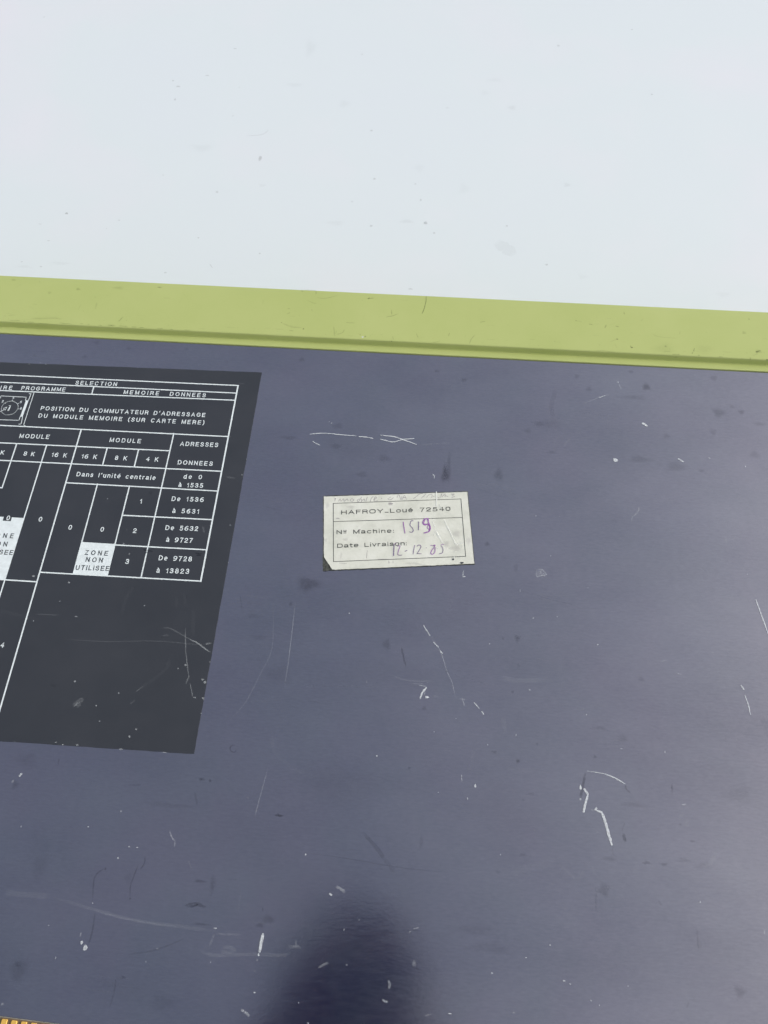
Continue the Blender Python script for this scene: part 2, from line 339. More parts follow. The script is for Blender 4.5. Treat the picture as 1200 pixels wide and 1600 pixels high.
 ('s', 'k', 0.25, 0.8, [(-85.41, 59.75), (-83.39, 54.65)]),
 ('s', 'k', 0.25, 0.8, [(-113.27, 60.44), (-107.83, 61.04)]),
 ('s', 'w', 0.4, 0.9, [(-28.11, 0.23), (-26.01, 1.58), (-24.27, 2.23)]),
 ('s', 'w', 0.5, 1.0, [(-1.79, -1.8), (-1.11, -3.05), (-1.29, -4.74)]),
 ('s', 'w', 0.6, 0.8, [(-3.56, -8.12), (-2.33, -8.79), (-1.32, -8.59)]),
 ('b', 'w', 0.45, (0.9, 1.32), [(7.51, 4.39)]),
 ('s', 'w', 0.5, 0.4, [(6.42, 15.9), (8.82, 16.48)]),
 ('s', 'w', 0.5, 0.4, [(4.97, 14.56), (5.86, 15.03)]),
 ('d', 'w', 0.8, (0.5, 0.5), [(-19.64, 13.61)]),
 ('d', 'w', 0.8, (0.3, 0.6), [(-14.17, 17.45)]),
 ('d', 'w', 0.8, (0.8, 0.4), [(36.59, 3.2)]),
 ('d', 'w', 0.8, (0.8, 0.3), [(44.72, -8.93)]),
 ('d', 'w', 0.8, (0.6, 0.3), [(72.74, -2.97)]),
 ('d', 'w', 0.8, (0.7, 0.4), [(63.15, 2.64)]),
 ('d', 'w', 0.8, (0.5, 0.4), [(65.32, 1.76)]),
 ('d', 'w', 0.8, (0.5, 0.5), [(115.93, 33.04)]),
 ('d', 'w', 0.8, (0.4, 0.4), [(-37.32, 39.26)]),
 ('d', 'w', 0.8, (0.4, 0.4), [(-17.49, 2.06)]),
 ('d', 'w', 0.8, (0.9, 0.3), [(21.49, -10.87)]),
 ('d', 'w', 0.8, (0.6, 0.2), [(49.2, 9.25)]),
 ('d', 'w', 0.8, (0.4, 0.4), [(58.23, 14.05)]),
 ('d', 'w', 0.8, (0.3, 0.3), [(75.73, -4.28)]),
 ('d', 'w', 0.8, (0.2, 0.2), [(86.59, 2.65)]),
 ('s', 'w', 0.3, 0.6, [(125.92, 9.39), (128.13, 9.55)]),
 ('s', 'w', 0.3, 0.6, [(12.08, -12.31), (14.95, -11.47)]),
 ('s', 'w', 0.3, 0.6, [(-38.69, 6.67), (-35.67, 6.89)]),
 ('s', 'w', 0.3, 0.6, [(-37.44, 8.93), (-37.16, 6.65)]),
 ('b', 'k', 0.45, (2.35, 2.34), [(127.39, 3.67)]),
 ('b', 'k', 0.45, (2.78, 1.71), [(79.4, 33.96)]),
 ('s', 'k', 0.2, 0.7, [(76.39, 35.16), (76.0, 26.69)]),
 ('s', 'k', 0.2, 0.7, [(109.13, 76.63), (108.71, 71.87)]),
 ('s', 'k', 0.2, 0.7, [(108.53, -0.89), (107.33, -2.88)]),
 ('s', 'k', 0.2, 0.7, [(99.93, 32.6), (101.29, 30.59)]),
 ('s', 'k', 0.2, 0.7, [(113.79, 23.88), (113.62, 16.43)]),
 ('b', 'k', 0.2, (0.9, 2.17), [(114.13, 18.48)]),
 ('b', 'k', 0.2, (3.75, 1.48), [(118.82, 46.12)]),
 ('b', 'k', 0.2, (9.09, 2.17), [(30.37, 17.2)]),
 ('b', 'k', 0.2, (10.52, 2.14), [(34.99, 11.44)]),
 ('d', 'w', 0.5, (0.4, 0.4), [(76.92, 27.03)]),
 ('d', 'w', 0.5, (0.4, 1.2), [(138.92, 24.32)]),
 ('d', 'w', 0.5, (0.3, 0.5), [(114.13, 18.48)]),
 ('b', 'k', 0.5, (1.82, 1.6), [(-67.99, 284.37)]),
 ('b', 'k', 0.5, (1.62, 1.02), [(4.31, 281.41)]),
 ('b', 'k', 0.5, (1.78, 1.56), [(18.68, 276.5)]),
 ('d', 'w', 0.7, (0.4, 0.4), [(-67.19, 283.04)]),
 ('b', 'k', 0.4, (2.33, 2.33), [(149.28, 286.29)]),
 ('b', 'k', 0.4, (2.5, 2.49), [(113.49, 278.03)]),
 ('b', 'k', 0.4, (1.99, 1.86), [(83.72, 274.85)]),
 ('b', 'k', 0.4, (1.68, 1.06), [(106.44, 287.71)]),
 ('b', 'k', 0.4, (1.51, 1.68), [(77.79, 282.8)]),
 ('d', 'w', 0.7, (0.5, 0.5), [(139.29, 287.31)]),
 ('d', 'w', 0.7, (0.5, 1.0), [(99.06, 280.0)]),
 ('s', 'w', 0.3, 0.4, [(99.19, 282.3), (98.01, 279.1)]),
 ('s', 'w', 0.3, 0.4, [(99.26, 279.18), (101.08, 275.16)]),
 ('s', 'w', 0.3, 0.4, [(90.96, 270.81), (94.3, 271.84)]),
 ('b', 'k', 0.35, (2.08, 1.79), [(-180.4, 289.0)]),
 ('b', 'k', 0.35, (1.55, 1.33), [(-162.12, 285.98)]),
 ('b', 'k', 0.35, (2.06, 1.32), [(-184.55, 278.85)]),
 ('b', 'k', 0.35, (0.87, 0.66), [(-211.66, 277.97)]),
 ('b', 'k', 0.35, (1.21, 0.88), [(-130.98, 287.77)]),
 ('d', 'w', 0.5, (0.5, 0.3), [(-228.06, 276.04)])], 'info': [('s', 'w', 0.3, 0.4, [(-171.24, 131.69), (-160.45, 131.99)]),
 ('s', 'w', 0.3, 0.4, [(-153.63, 131.59), (-151.59, 131.73)]),
 ('s', 'w', 0.28, 0.4, [(-156.01, 120.73), (-135.74, 121.07), (-113.8, 122.79), (-97.56, 122.44), (-91.59, 122.85)]),
 ('s', 'w', 0.5, 0.8, [(-92.09, 122.81), (-89.19, 123.54)]),
 ('s', 'w', 0.35, 0.5, [(-113.01, 128.99), (-108.95, 129.06), (-101.17, 125.56), (-97.88, 124.2)]),
 ('s', 'w', 0.65, 0.6, [(-99.48, 124.62), (-95.7, 123.3), (-92.3, 121.13), (-88.96, 119.27)]),
 ('s', 'w', 0.5, 0.45, [(-102.25, 129.73), (-99.83, 118.32), (-96.12, 106.32)]),
 ('s', 'w', 0.5, 0.45, [(-95.56, 104.85), (-93.04, 98.57)]),
 ('s', 'w', 0.5, 0.45, [(-96.49, 108.31), (-97.22, 104.23)]),
 ('s', 'w', 0.12, 1.6, [(-99.97, 138.53), (-97.98, 124.72)]),
 ('s', 'w', 0.12, 1.6, [(-129.51, 148.7), (-132.19, 141.82), (-132.05, 134.15)]),
 ('s', 'w', 0.12, 1.6, [(-118.39, 99.28), (-112.23, 105.2), (-107.35, 110.6), (-106.37, 115.8)]),
 ('s', 'w', 0.12, 1.6, [(-188.1, 132.5), (-177.14, 130.52), (-169.45, 128.88)]),
 ('s', 'w', 0.12, 1.6, [(-108.83, 144.52), (-108.31, 139.05)]),
 ('s', 'w', 0.12, 1.6, [(-105.45, 145.87), (-104.43, 140.41)]),
 ('s', 'w', 0.35, 0.4, [(-118.39, 99.28), (-115.51, 101.97)]),
 ('s', 'w', 0.25, 0.7, [(-119.66, 93.77), (-117.67, 95.87)]),
 ('s', 'w', 0.25, 0.7, [(-112.28, 125.32), (-108.88, 126.09)]),
 ('s', 'w', 0.35, 2.0, [(-144.04, 91.29), (-142.11, 93.39), (-140.0, 94.81)]),
 ('s', 'w', 0.35, 2.0, [(-142.65, 91.59), (-140.72, 92.5)]),
 ('s', 'w', 0.6, 0.3, [(-143.47, 90.94), (-142.06, 93.19)]),
 ('d', 'w', 0.7, (0.5, 0.4), [(-145.75, 102.07)]),
 ('d', 'w', 0.7, (0.5, 0.5), [(-116.89, 80.13)]),
 ('d', 'w', 0.7, (0.4, 0.4), [(-114.69, 83.32)]),
 ('d', 'w', 0.7, (0.6, 0.4), [(-90.27, 106.72)]),
 ('d', 'w', 0.7, (0.6, 0.6), [(-89.09, 105.6)]),
 ('d', 'w', 0.7, (0.5, 0.5), [(-88.65, 98.58)]),
 ('d', 'w', 0.7, (0.6, 0.3), [(-92.27, 98.62)]),
 ('d', 'w', 0.7, (0.6, 0.2), [(-152.66, 131.87)]),
 ('d', 'w', 0.7, (0.6, 0.4), [(-160.07, 148.09)]),
 ('d', 'w', 0.7, (0.5, 0.5), [(-98.99, 112.71)]),
 ('d', 'w', 0.7, (0.3, 0.3), [(-171.39, 128.43)]),
 ('d', 'w', 0.7, (0.3, 0.3), [(-130.99, 85.72)]),
 ('d', 'w', 0.7, (0.3, 0.4), [(-125.56, 98.29)]),
 ('d', 'w', 0.7, (0.3, 0.3), [(-133.98, 92.19)]),
 ('d', 'w', 0.7, (0.3, 0.3), [(-101.95, 110.97)]),
 ('d', 'w', 0.7, (0.3, 0.3), [(-161.86, 138.69)]),
 ('d', 'w', 0.7, (0.7, 0.5), [(-177.34, 150.2)]),
 ('d', 'w', 0.7, (0.3, 0.3), [(-122.79, 139.16)]),
 ('d', 'w', 0.7, (0.6, 0.3), [(-138.06, 75.08)]),
 ('d', 'w', 0.7, (0.8, 0.3), [(-119.33, 74.72)]),
 ('d', 'w', 0.7, (0.8, 0.2), [(-100.75, 74.62)]),
 ('d', 'w', 0.7, (0.4, 0.2), [(-147.3, 75.56)]),
 ('b', 'k', 0.6, (1.76, 0.81), [(-154.55, 99.56)]),
 ('b', 'w', 0.06, (8.59, 4.79), [(-129.01, 83.46)]),
 ('b', 'w', 0.06, (13.92, 12.37), [(-126.61, 116.47)]),
 ('b', 'w', 0.06, (17.47, 2.0), [(-161.91, 93.78)]),
 ('b', 'w', 0.06, (1.9, 4.74), [(-92.71, 85.04)]),
 ('s', 'k', 0.9, 0.7, [(-129.21, 167.27), (-127.5, 166.8), (-124.24, 166.55)]),
 ('s', 'k', 0.9, 0.7, [(-128.32, 165.57), (-126.25, 165.95)]),
 ('s', 'k', 0.9, 0.7, [(-104.4, 167.19), (-102.95, 166.82), (-100.84, 166.96)]),
 ('s', 'k', 0.9, 0.7, [(-103.83, 165.83), (-101.24, 166.23)]),
 ('d', 'w', 0.6, (0.5, 0.5), [(-139.15, 169.55)]),
 ('d', 'w', 0.6, (0.3, 0.5), [(-135.26, 164.52)]),
 ('d', 'w', 0.6, (0.2, 0.2), [(-139.4, 177.07)]),
 ('d', 'w', 0.6, (0.2, 0.2), [(-201.31, 268.99)]),
 ('d', 'w', 0.6, (0.4, 0.4), [(-212.88, 271.69)]),
 ('d', 'w', 0.6, (0.5, 0.2), [(-206.89, 272.98)]),
 ('d', 'w', 0.6, (0.5, 0.25), [(-204.05, 272.41)]),
 ('d', 'w', 0.6, (0.4, 0.4), [(-88.99, 211.03)]),
 ('d', 'w', 0.6, (0.3, 0.3), [(-152.35, 193.18)]),
 ('d', 'w', 0.6, (0.4, 0.4), [(-90.29, 182.79)]),
 ('b', 'k', 0.7, (1.31, 1.27), [(-132.08, 197.93)]),
 ('s', 'w', 0.3, 0.4, [(-99.88, 266.7), (-96.24, 266.2)]),
 ('s', 'w', 0.35, 0.8, [(-103.36, 181.31), (-101.98, 177.78)]),
 ('s', 'w', 0.35, 0.8, [(-96.52, 209.24), (-92.0, 208.9)])], 'rim': [('s', 'k', 0.55, 0.35, [(-72.81, 329.72), (-68.54, 329.99), (-65.16, 329.57), (-64.82, 326.46)]),
 ('s', 'k', 0.55, 0.35, [(-73.03, 329.96), (-72.44, 328.23)]),
 ('s', 'k', 0.3, 0.4, [(-64.14, 324.63), (-58.92, 324.59), (-52.56, 327.24)]),
 ('s', 'k', 0.3, 0.4, [(-69.1, 322.45), (-65.61, 320.82), (-63.69, 320.57)]),
 ('s', 'k', 0.3, 0.4, [(-66.06, 316.48), (-65.39, 314.69)]),
 ('s', 'k', 0.5, 0.5, [(-36.34, 325.78), (-32.61, 326.38)]),
 ('s', 'k', 0.5, 0.5, [(-35.01, 326.85), (-35.54, 325.21)]),
 ('s', 'k', 0.5, 0.4, [(-22.18, 318.67), (-21.93, 315.03)]),
 ('s', 'k', 0.5, 0.4, [(-25.07, 313.25), (-21.87, 314.18), (-18.28, 316.11)]),
 ('s', 'k', 0.8, 0.4, [(-3.76, 329.71), (-3.84, 325.36), (-4.53, 320.4), (-5.56, 316.92)]),
 ('s', 'k', 0.4, 0.4, [(-79.14, 311.99), (-77.4, 313.07)]),
 ('s', 'k', 0.4, 0.4, [(-79.14, 315.65), (-77.77, 315.98)]),
 ('s', 'k', 0.4, 0.4, [(-52.69, 305.0), (-51.54, 298.2)]),
 ('s', 'k', 0.4, 0.4, [(-46.5, 303.25), (-47.65, 300.81), (-50.75, 299.43)]),
 ('s', 'k', 0.4, 0.4, [(-46.49, 308.03), (-41.38, 308.0)]),
 ('s', 'k', 0.4, 0.4, [(-7.78, 302.78), (-6.71, 299.9)]),
 ('s', 'k', 0.4, 0.4, [(23.75, 304.21), (21.55, 300.55), (20.73, 297.0)]),
 ('s', 'k', 0.4, 0.4, [(-20.47, 300.19), (-19.85, 297.89)]),
 ('s', 'k', 0.4, 0.4, [(25.87, 312.9), (29.09, 313.7)]),
 ('s', 'k', 0.4, 0.4, [(-76.32, 300.75), (-73.95, 300.31)]),
 ('s', 'k', 0.4, 0.4, [(10.02, 304.51), (9.47, 302.12)]),
 ('d', 'w', 0.95, (0.5, 0.5), [(-36.41, 298.58)]),
 ('d', 'k', 0.6, (0.5, 0.5), [(-35.07, 299.02)]),
 ('d', 'k', 0.6, (0.5, 0.5), [(-68.8, 302.18)]),
 ('d', 'k', 0.6, (0.3, 0.3), [(-81.15, 305.81)]),
 ('d', 'k', 0.6, (0.3, 0.3), [(-37.91, 300.02)]),
 ('d', 'k', 0.6, (0.4, 0.4), [(-20.69, 296.66)]),
 ('s', 'k', 0.2, 0.8, [(-81.12, 305.58), (-75.23, 303.2), (-69.63, 302.96)]),
 ('s', 'k', 0.2, 0.8, [(0.71, 297.46), (5.24, 298.1)]),
 ('s', 'k', 0.45, 0.4, [(-229.66, 297.9), (-223.43, 297.96)]),
 ('s', 'k', 0.45, 0.4, [(-222.06, 297.82), (-220.68, 297.68)]),
 ('s', 'k', 0.45, 0.4, [(-219.72, 297.4), (-215.72, 297.43)]),
 ('s', 'k', 0.45, 0.4, [(-213.36, 296.91), (-207.13, 296.85)]),
 ('s', 'k', 0.45, 0.4, [(-202.07, 297.85), (-194.86, 297.41)]),
 ('s', 'k', 0.45, 0.4, [(-190.61, 298.14), (-188.82, 298.03)]),
 ('s', 'k', 0.45, 0.4, [(-186.58, 297.94), (-185.07, 297.93)]),
 ('s', 'k', 0.45, 0.4, [(-180.76, 297.64), (-178.1, 297.59)]),
 ('s', 'k', 0.45, 0.4, [(-175.11, 298.0), (-172.88, 297.92)]),
 ('s', 'k', 0.45, 0.4, [(-169.35, 297.92), (-164.01, 297.7)]),
 ('s', 'k', 0.45, 0.4, [(-162.25, 297.7), (-159.16, 297.67)]),
 ('s', 'k', 0.45, 0.4, [(-157.81, 297.54), (-155.16, 297.48)]),
 ('s', 'k', 0.45, 0.4, [(-148.14, 297.49), (-144.62, 297.49)]),
 ('s', 'k', 0.45, 0.4, [(-141.07, 297.27), (-139.3, 297.16)]),
 ('s', 'k', 0.45, 0.4, [(-133.2, 297.33), (-129.7, 297.33)]),
 ('s', 'k', 0.18, 0.8, [(-184.98, 313.61), (-184.65, 308.43)]),
 ('s', 'k', 0.18, 0.8, [(-218.58, 299.74), (-202.93, 301.2)]),
 ('s', 'k', 0.4, 0.6, [(-168.12, 304.33), (-170.0, 300.81)]),
 ('b', 'k', 0.45, (1.43, 1.08), [(-197.69, 322.44)]),
 ('b', 'k', 0.45, (1.63, 0.74), [(-235.72, 326.97)]),
 ('b', 'k', 0.45, (2.62, 0.56), [(-172.85, 297.81)]),
 ('b', 'k', 0.25, (3.58, 1.2), [(-175.37, 324.8)]),
 ('b', 'k', 0.25, (2.15, 0.72), [(-152.26, 326.86)]),
 ('b', 'k', 0.25, (1.42, 1.2), [(-212.94, 318.87)]),
 ('s', 'k', 0.5, 0.3, [(-153.57, 326.66), (-151.25, 326.33)]),
 ('s', 'k', 0.5, 0.5, [(84.63, 315.41), (86.75, 314.99)]),
 ('s', 'k', 0.5, 0.5, [(94.05, 315.45), (93.07, 313.16)]),
 ('s', 'k', 0.5, 0.5, [(98.72, 314.97), (100.65, 314.42)]),
 ('s', 'k', 0.5, 0.5, [(139.57, 302.45), (138.88, 299.72)]),
 ('s', 'k', 0.5, 0.5, [(140.76, 297.69), (142.0, 297.56)]),
 ('s', 'k', 0.5, 0.5, [(172.01, 301.85), (174.26, 303.07)]),
 ('s', 'k', 0.5, 0.5, [(105.98, 301.91), (106.29, 300.31)]),
 ('s', 'k', 0.5, 0.5, [(127.41, 297.37), (131.6, 297.64)]),
 ('s', 'k', 0.5, 0.5, [(151.52, 297.32), (154.01, 297.27)]),
 ('s', 'k', 0.5, 0.5, [(168.17, 297.87), (167.79, 296.25)]),
 ('s', 'k', 0.5, 0.5, [(170.84, 324.85), (170.87, 323.73)]),
 ('s', 'k', 0.5, 0.5, [(104.04, 325.11), (104.11, 323.41)]),
 ('s', 'k', 0.5, 0.5, [(138.46, 299.69), (137.92, 298.37)]),
 ('s', 'k', 0.2, 0.4, [(117.59, 310.86), (121.67, 308.92), (130.91, 308.42)]),
 ('s', 'k', 0.2, 0.4, [(85.55, 297.35), (97.31, 297.46)]),
 ('s', 'k', 0.2, 0.4, [(77.83, 317.22), (81.25, 316.65)]),
 ('s', 'k', 0.2, 0.4, [(133.06, 313.5), (132.69, 311.27)]),
 ('d', 'k', 0.7, (0.6, 0.4), [(99.22, 305.83)]),
 ('d', 'k', 0.7, (0.7, 0.7), [(176.87, 296.83)]),
 ('d', 'k', 0.7, (0.3, 0.3), [(77.83, 317.22)]),
 ('d', 'k', 0.7, (0.5, 0.5), [(106.74, 300.66)]),
 ('d', 'k', 0.7, (0.6, 0.4), [(172.01, 301.85)]),
 ('b', 'k', 0.4, (2.18, 1.31), [(172.89, 302.23)]),
 ('b', 'k', 0.4, (1.19, 1.12), [(166.98, 314.58)]),
 ('b', 'k', 0.4, (0.67, 0.87), [(124.51, 302.56)]),
 ('b', 'k', 0.4, (1.34, 0.53), [(129.32, 295.46)]),
 ('b', 'k', 0.12, (6.74, 4.33), [(123.53, 300.88)]),
 ('b', 'k', 0.12, (5.05, 3.26), [(144.57, 302.23)])], 'table': [('d', 'g', 0.5, (0.9, 0.9), [(-211.7, 597.68)]),
 ('d', 'g', 0.5, (1.8, 0.9), [(-206.39, 590.97)]),
 ('d', 'g', 0.5, (0.8, 1.3), [(-205.89, 575.28)]),
 ('d', 'g', 0.5, (1.6, 0.7), [(-186.09, 605.48)]),
 ('d', 'g', 0.5, (1.5, 0.6), [(-169.6, 640.44)]),
 ('d', 'g', 0.5, (1.0, 0.8), [(-156.98, 476.81)]),
 ('d', 'g', 0.5, (0.7, 0.7), [(-118.22, 419.82)]),
 ('d', 'g', 0.5, (0.9, 0.9), [(-52.9, 548.61)]),
 ('d', 'g', 0.5, (0.8, 0.8), [(-67.45, 638.91)]),
 ('d', 'g', 0.5, (1.1, 1.1), [(-45.32, 450.22)]),
 ('d', 'g', 0.5, (1.0, 1.0), [(-46.74, 496.98)]),
 ('d', 'g', 0.5, (0.7, 0.7), [(-60.64, 473.06)]),
 ('d', 'g', 0.5, (0.9, 0.6), [(-178.55, 398.59)]),
 ('d', 'g', 0.5, (0.7, 0.7), [(-162.25, 431.69)]),
 ('d', 'g', 0.5, (1, 0.5), [(-158.53, 559.02)]),
 ('d', 'g', 0.5, (0.5, 0.5), [(-158.85, 592.6)]),
 ('d', 'g', 0.5, (0.8, 0.4), [(-198.52, 491.73)]),
 ('d', 'g', 0.5, (0.8, 0.4), [(-277.19, 402.22)]),
 ('d', 'g', 0.5, (0.9, 0.5), [(-263.08, 398.75)]),
 ('d', 'g', 0.5, (1.2, 0.3), [(-274.29, 437.88)]),
 ('d', 'g', 0.5, (1, 0.4), [(-264.16, 422.62)]),
 ('d', 'g', 0.5, (0.4, 0.4), [(-227.14, 436.49)]),
 ('d', 'g', 0.5, (0.9, 0.4), [(-220.29, 444.95)]),
 ('d', 'g', 0.5, (1, 0.5), [(-334.3, 673.37)]),
 ('d', 'k', 0.65, (1.2, 2.6), [(-131.34, 513.4)]),
 ('d', 'g', 0.85, (1.2, 0.9), [(-258.43, 449.16)]),
 ('b', 'g', 0.25, (7.5, 2.76), [(-70.21, 451.45)]),
 ('b', 'g', 0.25, (7.77, 1.77), [(-250.49, 402.44)]),
 ('b', 'g', 0.25, (6.03, 1.48), [(-274.48, 398.03)]),
 ('b', 'g', 0.25, (5.13, 12.33), [(-109.54, 644.72)]),
 ('b', 'g', 0.25, (7.43, 3.1), [(-116.69, 598.17)]),
 ('b', 'g', 0.25, (9.43, 4.89), [(-175.96, 522.12)]),
 ('b', 'g', 0.25, (3.2, 1.97), [(-125.72, 485.25)]),
 ('b', 'g', 0.25, (4.87, 5.22), [(-76.19, 577.65)]),
 ('s', 'g', 0.25, 0.6, [(-150.47, 408.14), (-147.7, 404.56)]),
 ('s', 'g', 0.25, 0.6, [(-144.99, 537.02), (-133.38, 539.5), (-129.37, 545.11)]),
 ('d', 'g', 0.5, (1, 1.3), [(87.87, 658.98)]),
 ('d', 'g', 0.5, (1.1, 0.6), [(147.64, 683.83)]),
 ('d', 'g', 0.5, (0.8, 0.8), [(157.27, 602.74)]),
 ('d', 'g', 0.5, (0.8, 0.6), [(2.34, 577.82)]),
 ('d', 'g', 0.5, (0.7, 1.1), [(-12.61, 477.61)]),
 ('d', 'g', 0.5, (0.7, 0.7), [(-17.29, 493.51)]),
 ('d', 'g', 0.5, (0.9, 0.9), [(-1.8, 446.21)]),
 ('d', 'g', 0.5, (0.8, 0.8), [(47.61, 455.99)]),
 ('d', 'g', 0.5, (1.0, 0.9), [(74.03, 421.67)]),
 ('d', 'g', 0.5, (1.5, 0.6), [(-15.04, 394.5)]),
 ('d', 'g', 0.5, (1.4, 1.2), [(-8.15, 455.3)]),
 ('b', 'g', 0.4, (3.86, 3.34), [(51.05, 580.7)]),
 ('b', 'g', 0.4, (2.71, 2.61), [(89.9, 499.08)]),
 ('b', 'g', 0.4, (2.2, 2.46), [(-8.15, 455.3)]),
 ('b', 'g', 0.4, (5.73, 2.15), [(-21.43, 456.02)]),
 ('b', 'g', 0.18, (4.52, 6.46), [(17.28, 490.73)]),
 ('b', 'g', 0.18, (4.61, 4.69), [(-15.44, 510.23)]),
 ('b', 'g', 0.18, (7.42, 3.11), [(37.45, 613.03)]),
 ('b', 'g', 0.18, (3.91, 3.81), [(30.29, 597.18)]),
 ('b', 'g', 0.18, (5.38, 2.78), [(187.71, 402.64)]),
 ('b', 'g', 0.18, (4.21, 2.55), [(97.35, 412.28)]),
 ('s', 'g', 0.08, 9, [(40.31, 440.11), (46.82, 434.86), (52.83, 429.06)])], 'ink': [('s', 'p', 0.9, 0.55, [(-7.95, 190.13), (-7.32, 186.8), (-6.71, 183.87)]),
 ('s', 'v', 0.85, 0.5, [(-3.09, 190.94), (-4.14, 190.76), (-4.54, 188.48), (-3.37, 187.07), (-2.89, 185.61), (-3.57, 184.75), (-4.66, 184.94)]),
 ('s', 'v', 0.9, 0.6, [(-0.59, 190.7), (-0.41, 186.08)]),
 ('s', 'p', 0.95, 0.75, [(3.93, 189.8), (2.8, 189.16), (1.8, 189.47), (1.51, 190.58), (2.16, 192.12), (3.47, 192.59), (4.11, 191.69)]),
 ('s', 'p', 0.95, 0.75, [(3.65, 192.22), (4.31, 190.2), (4.91, 188.75), (5.11, 187.27), (4.52, 185.74), (3.17, 185.09), (2.14, 184.62)]),
 ('s', 'p', 0.8, 0.9, [(4.26, 189.82), (4.94, 188.0), (4.76, 186.13)]),
 ('s', 'p', 0.7, 0.5, [(2.55, 192.34), (2.1, 190.05), (3.62, 189.41)]),
 ('s', 'p', 0.7, 0.5, [(4.11, 189.44), (3.71, 187.55), (4.57, 186.86)]),
 ('s', 'v', 0.9, 0.6, [(-11.47, 177.84), (-11.4, 175.33), (-11.31, 171.73)]),
 ('s', 'p', 0.5, 0.4, [(-11.49, 178.01), (-10.54, 178.34)]),
 ('s', 'p', 0.75, 0.5, [(-9.98, 176.83), (-8.86, 177.24), (-8.66, 176.63), (-9.19, 174.78), (-9.47, 172.59)]),
 ('s', 'v', 0.75, 0.5, [(-9.47, 172.59), (-8.71, 172.28), (-7.32, 172.48)]),
 ('s', 'v', 0.75, 0.5, [(-6.24, 174.51), (-5.77, 174.72), (-5.13, 175.05)]),
 ('s', 'v', 0.75, 0.5, [(-1.78, 178.11), (-2.07, 175.62), (-2.26, 173.26)]),
 ('s', 'v', 0.75, 0.5, [(-0.7, 177.35), (-0.09, 178.12), (1.06, 178.01), (0.98, 176.55), (-0.25, 173.94), (-0.18, 173.72), (1.7, 173.78)]),
 ('s', 'v', 0.75, 0.5, [(3.5, 176.98), (3.95, 177.01)]),
 ('s', 'p', 0.85, 0.55, [(5.61, 178.43), (6.76, 178.4), (7.79, 178.72), (7.14, 177.15), (6.24, 175.46), (6.04, 174.18), (6.8, 173.87), (7.73, 174.84), (7.88, 176.66), (7.59, 178.09), (6.26, 178.51)]),
 ('s', 'p', 0.6, 0.45, [(12.1, 179.42), (10.96, 179.23), (10.6, 178.66)]),
 ('s', 'v', 0.75, 0.5, [(10.66, 178.66), (11.54, 177.09), (11.54, 175.46), (10.98, 174.62), (9.93, 174.26)]),
 ('s', 'q', 0.5, 0.35, [(-41.43, 200.83), (-41.66, 199.03)]),
 ('s', 'q', 0.5, 0.35, [(-42.0, 200.25), (-41.26, 200.66)]),
 ('s', 'q', 0.5, 0.35, [(-39.86, 199.15), (-39.23, 200.62), (-38.79, 199.32), (-37.52, 200.73), (-37.08, 199.33), (-35.82, 200.84), (-35.23, 199.56)]),
 ('s', 'q', 0.5, 0.35, [(-33.51, 201.18), (-34.36, 200.23), (-33.36, 199.58), (-32.51, 200.53), (-33.51, 201.18)]),
 ('s', 'q', 0.5, 0.35, [(-29.77, 201.25), (-30.79, 200.47), (-30.25, 199.61), (-28.93, 202.38)]),
 ('s', 'q', 0.5, 0.35, [(-28.84, 201.31), (-28.87, 199.78), (-27.6, 201.39), (-27.33, 199.98)]),
 ('s', 'q', 0.5, 0.35, [(-26.71, 200.03), (-26.14, 202.56)]),
 ('s', 'q', 0.5, 0.35, [(-24.38, 200.0), (-24.21, 201.8), (-23.36, 202.93)]),
 ('s', 'q', 0.5, 0.35, [(-22.91, 201.17), (-21.6, 202.33), (-22.26, 202.82), (-22.72, 200.65), (-20.85, 200.67)]),
 ('s', 'q', 0.5, 0.35, [(-19.28, 202.49), (-19.08, 201.96)]),
 ('s', 'q', 0.5, 0.35, [(-14.67, 203.33), (-16.14, 202.16), (-14.87, 201.71), (-13.4, 203.06)]),
 ('s', 'q', 0.38, 0.4, [(-11.84, 203.03), (-10.95, 204.83), (-9.77, 202.2), (-9.39, 204.16)]),
 ('s', 'q', 0.38, 0.4, [(-9.1, 202.24), (-8.23, 204.63), (-7.09, 202.38)]),
 ('s', 'q', 0.38, 0.4, [(-8.83, 203.42), (-7.31, 203.33)]),
 ('s', 'q', 0.38, 0.4, [(-3.76, 202.99), (-2.16, 204.64), (-0.88, 205.89), (0.62, 206.19)]),
 ('s', 'q', 0.38, 0.4, [(-0.08, 203.43), (1.51, 205.28), (2.3, 206.3)]),
 ('s', 'q', 0.38, 0.4, [(2.58, 203.99), (3.68, 205.81), (5.19, 205.91), (4.93, 204.15)]),
 ('s', 'q', 0.38, 0.4, [(5.41, 204.76), (6.4, 205.22)]),
 ('s', 'q', 0.38, 0.4, [(7.93, 204.93), (8.65, 203.82)]),
 ('s', 'q', 0.38, 0.4, [(8.96, 204.42), (9.87, 206.81), (9.94, 205.06), (11.55, 206.92), (11.46, 204.97)]),
 ('s', 'q', 0.38, 0.4, [(11.25, 205.93), (12.96, 205.27)]),
 ('s', 'q', 0.38, 0.4, [(14.25, 206.71), (15.93, 207.02), (14.95, 206.17), (16.14, 205.67), (14.65, 204.99)]),
 ('s', 'c', 0.85, 0.7, [(7.13, 207.79), (7.47, 203.74), (7.69, 199.52)]),
 ('s', 'c', 0.6, 0.6, [(7.7, 186.7), (8.78, 184.55), (9.9, 182.96)]),
 ('s', 'c', 0.6, 0.6, [(11.43, 192.56), (13.22, 188.93), (14.8, 186.25)]),
 ('s', 'c', 0.6, 0.6, [(6.37, 190.72), (7.64, 188.18)]),
 ('s', 'c', 0.6, 0.6, [(8.77, 200.74), (9.87, 198.52)]),
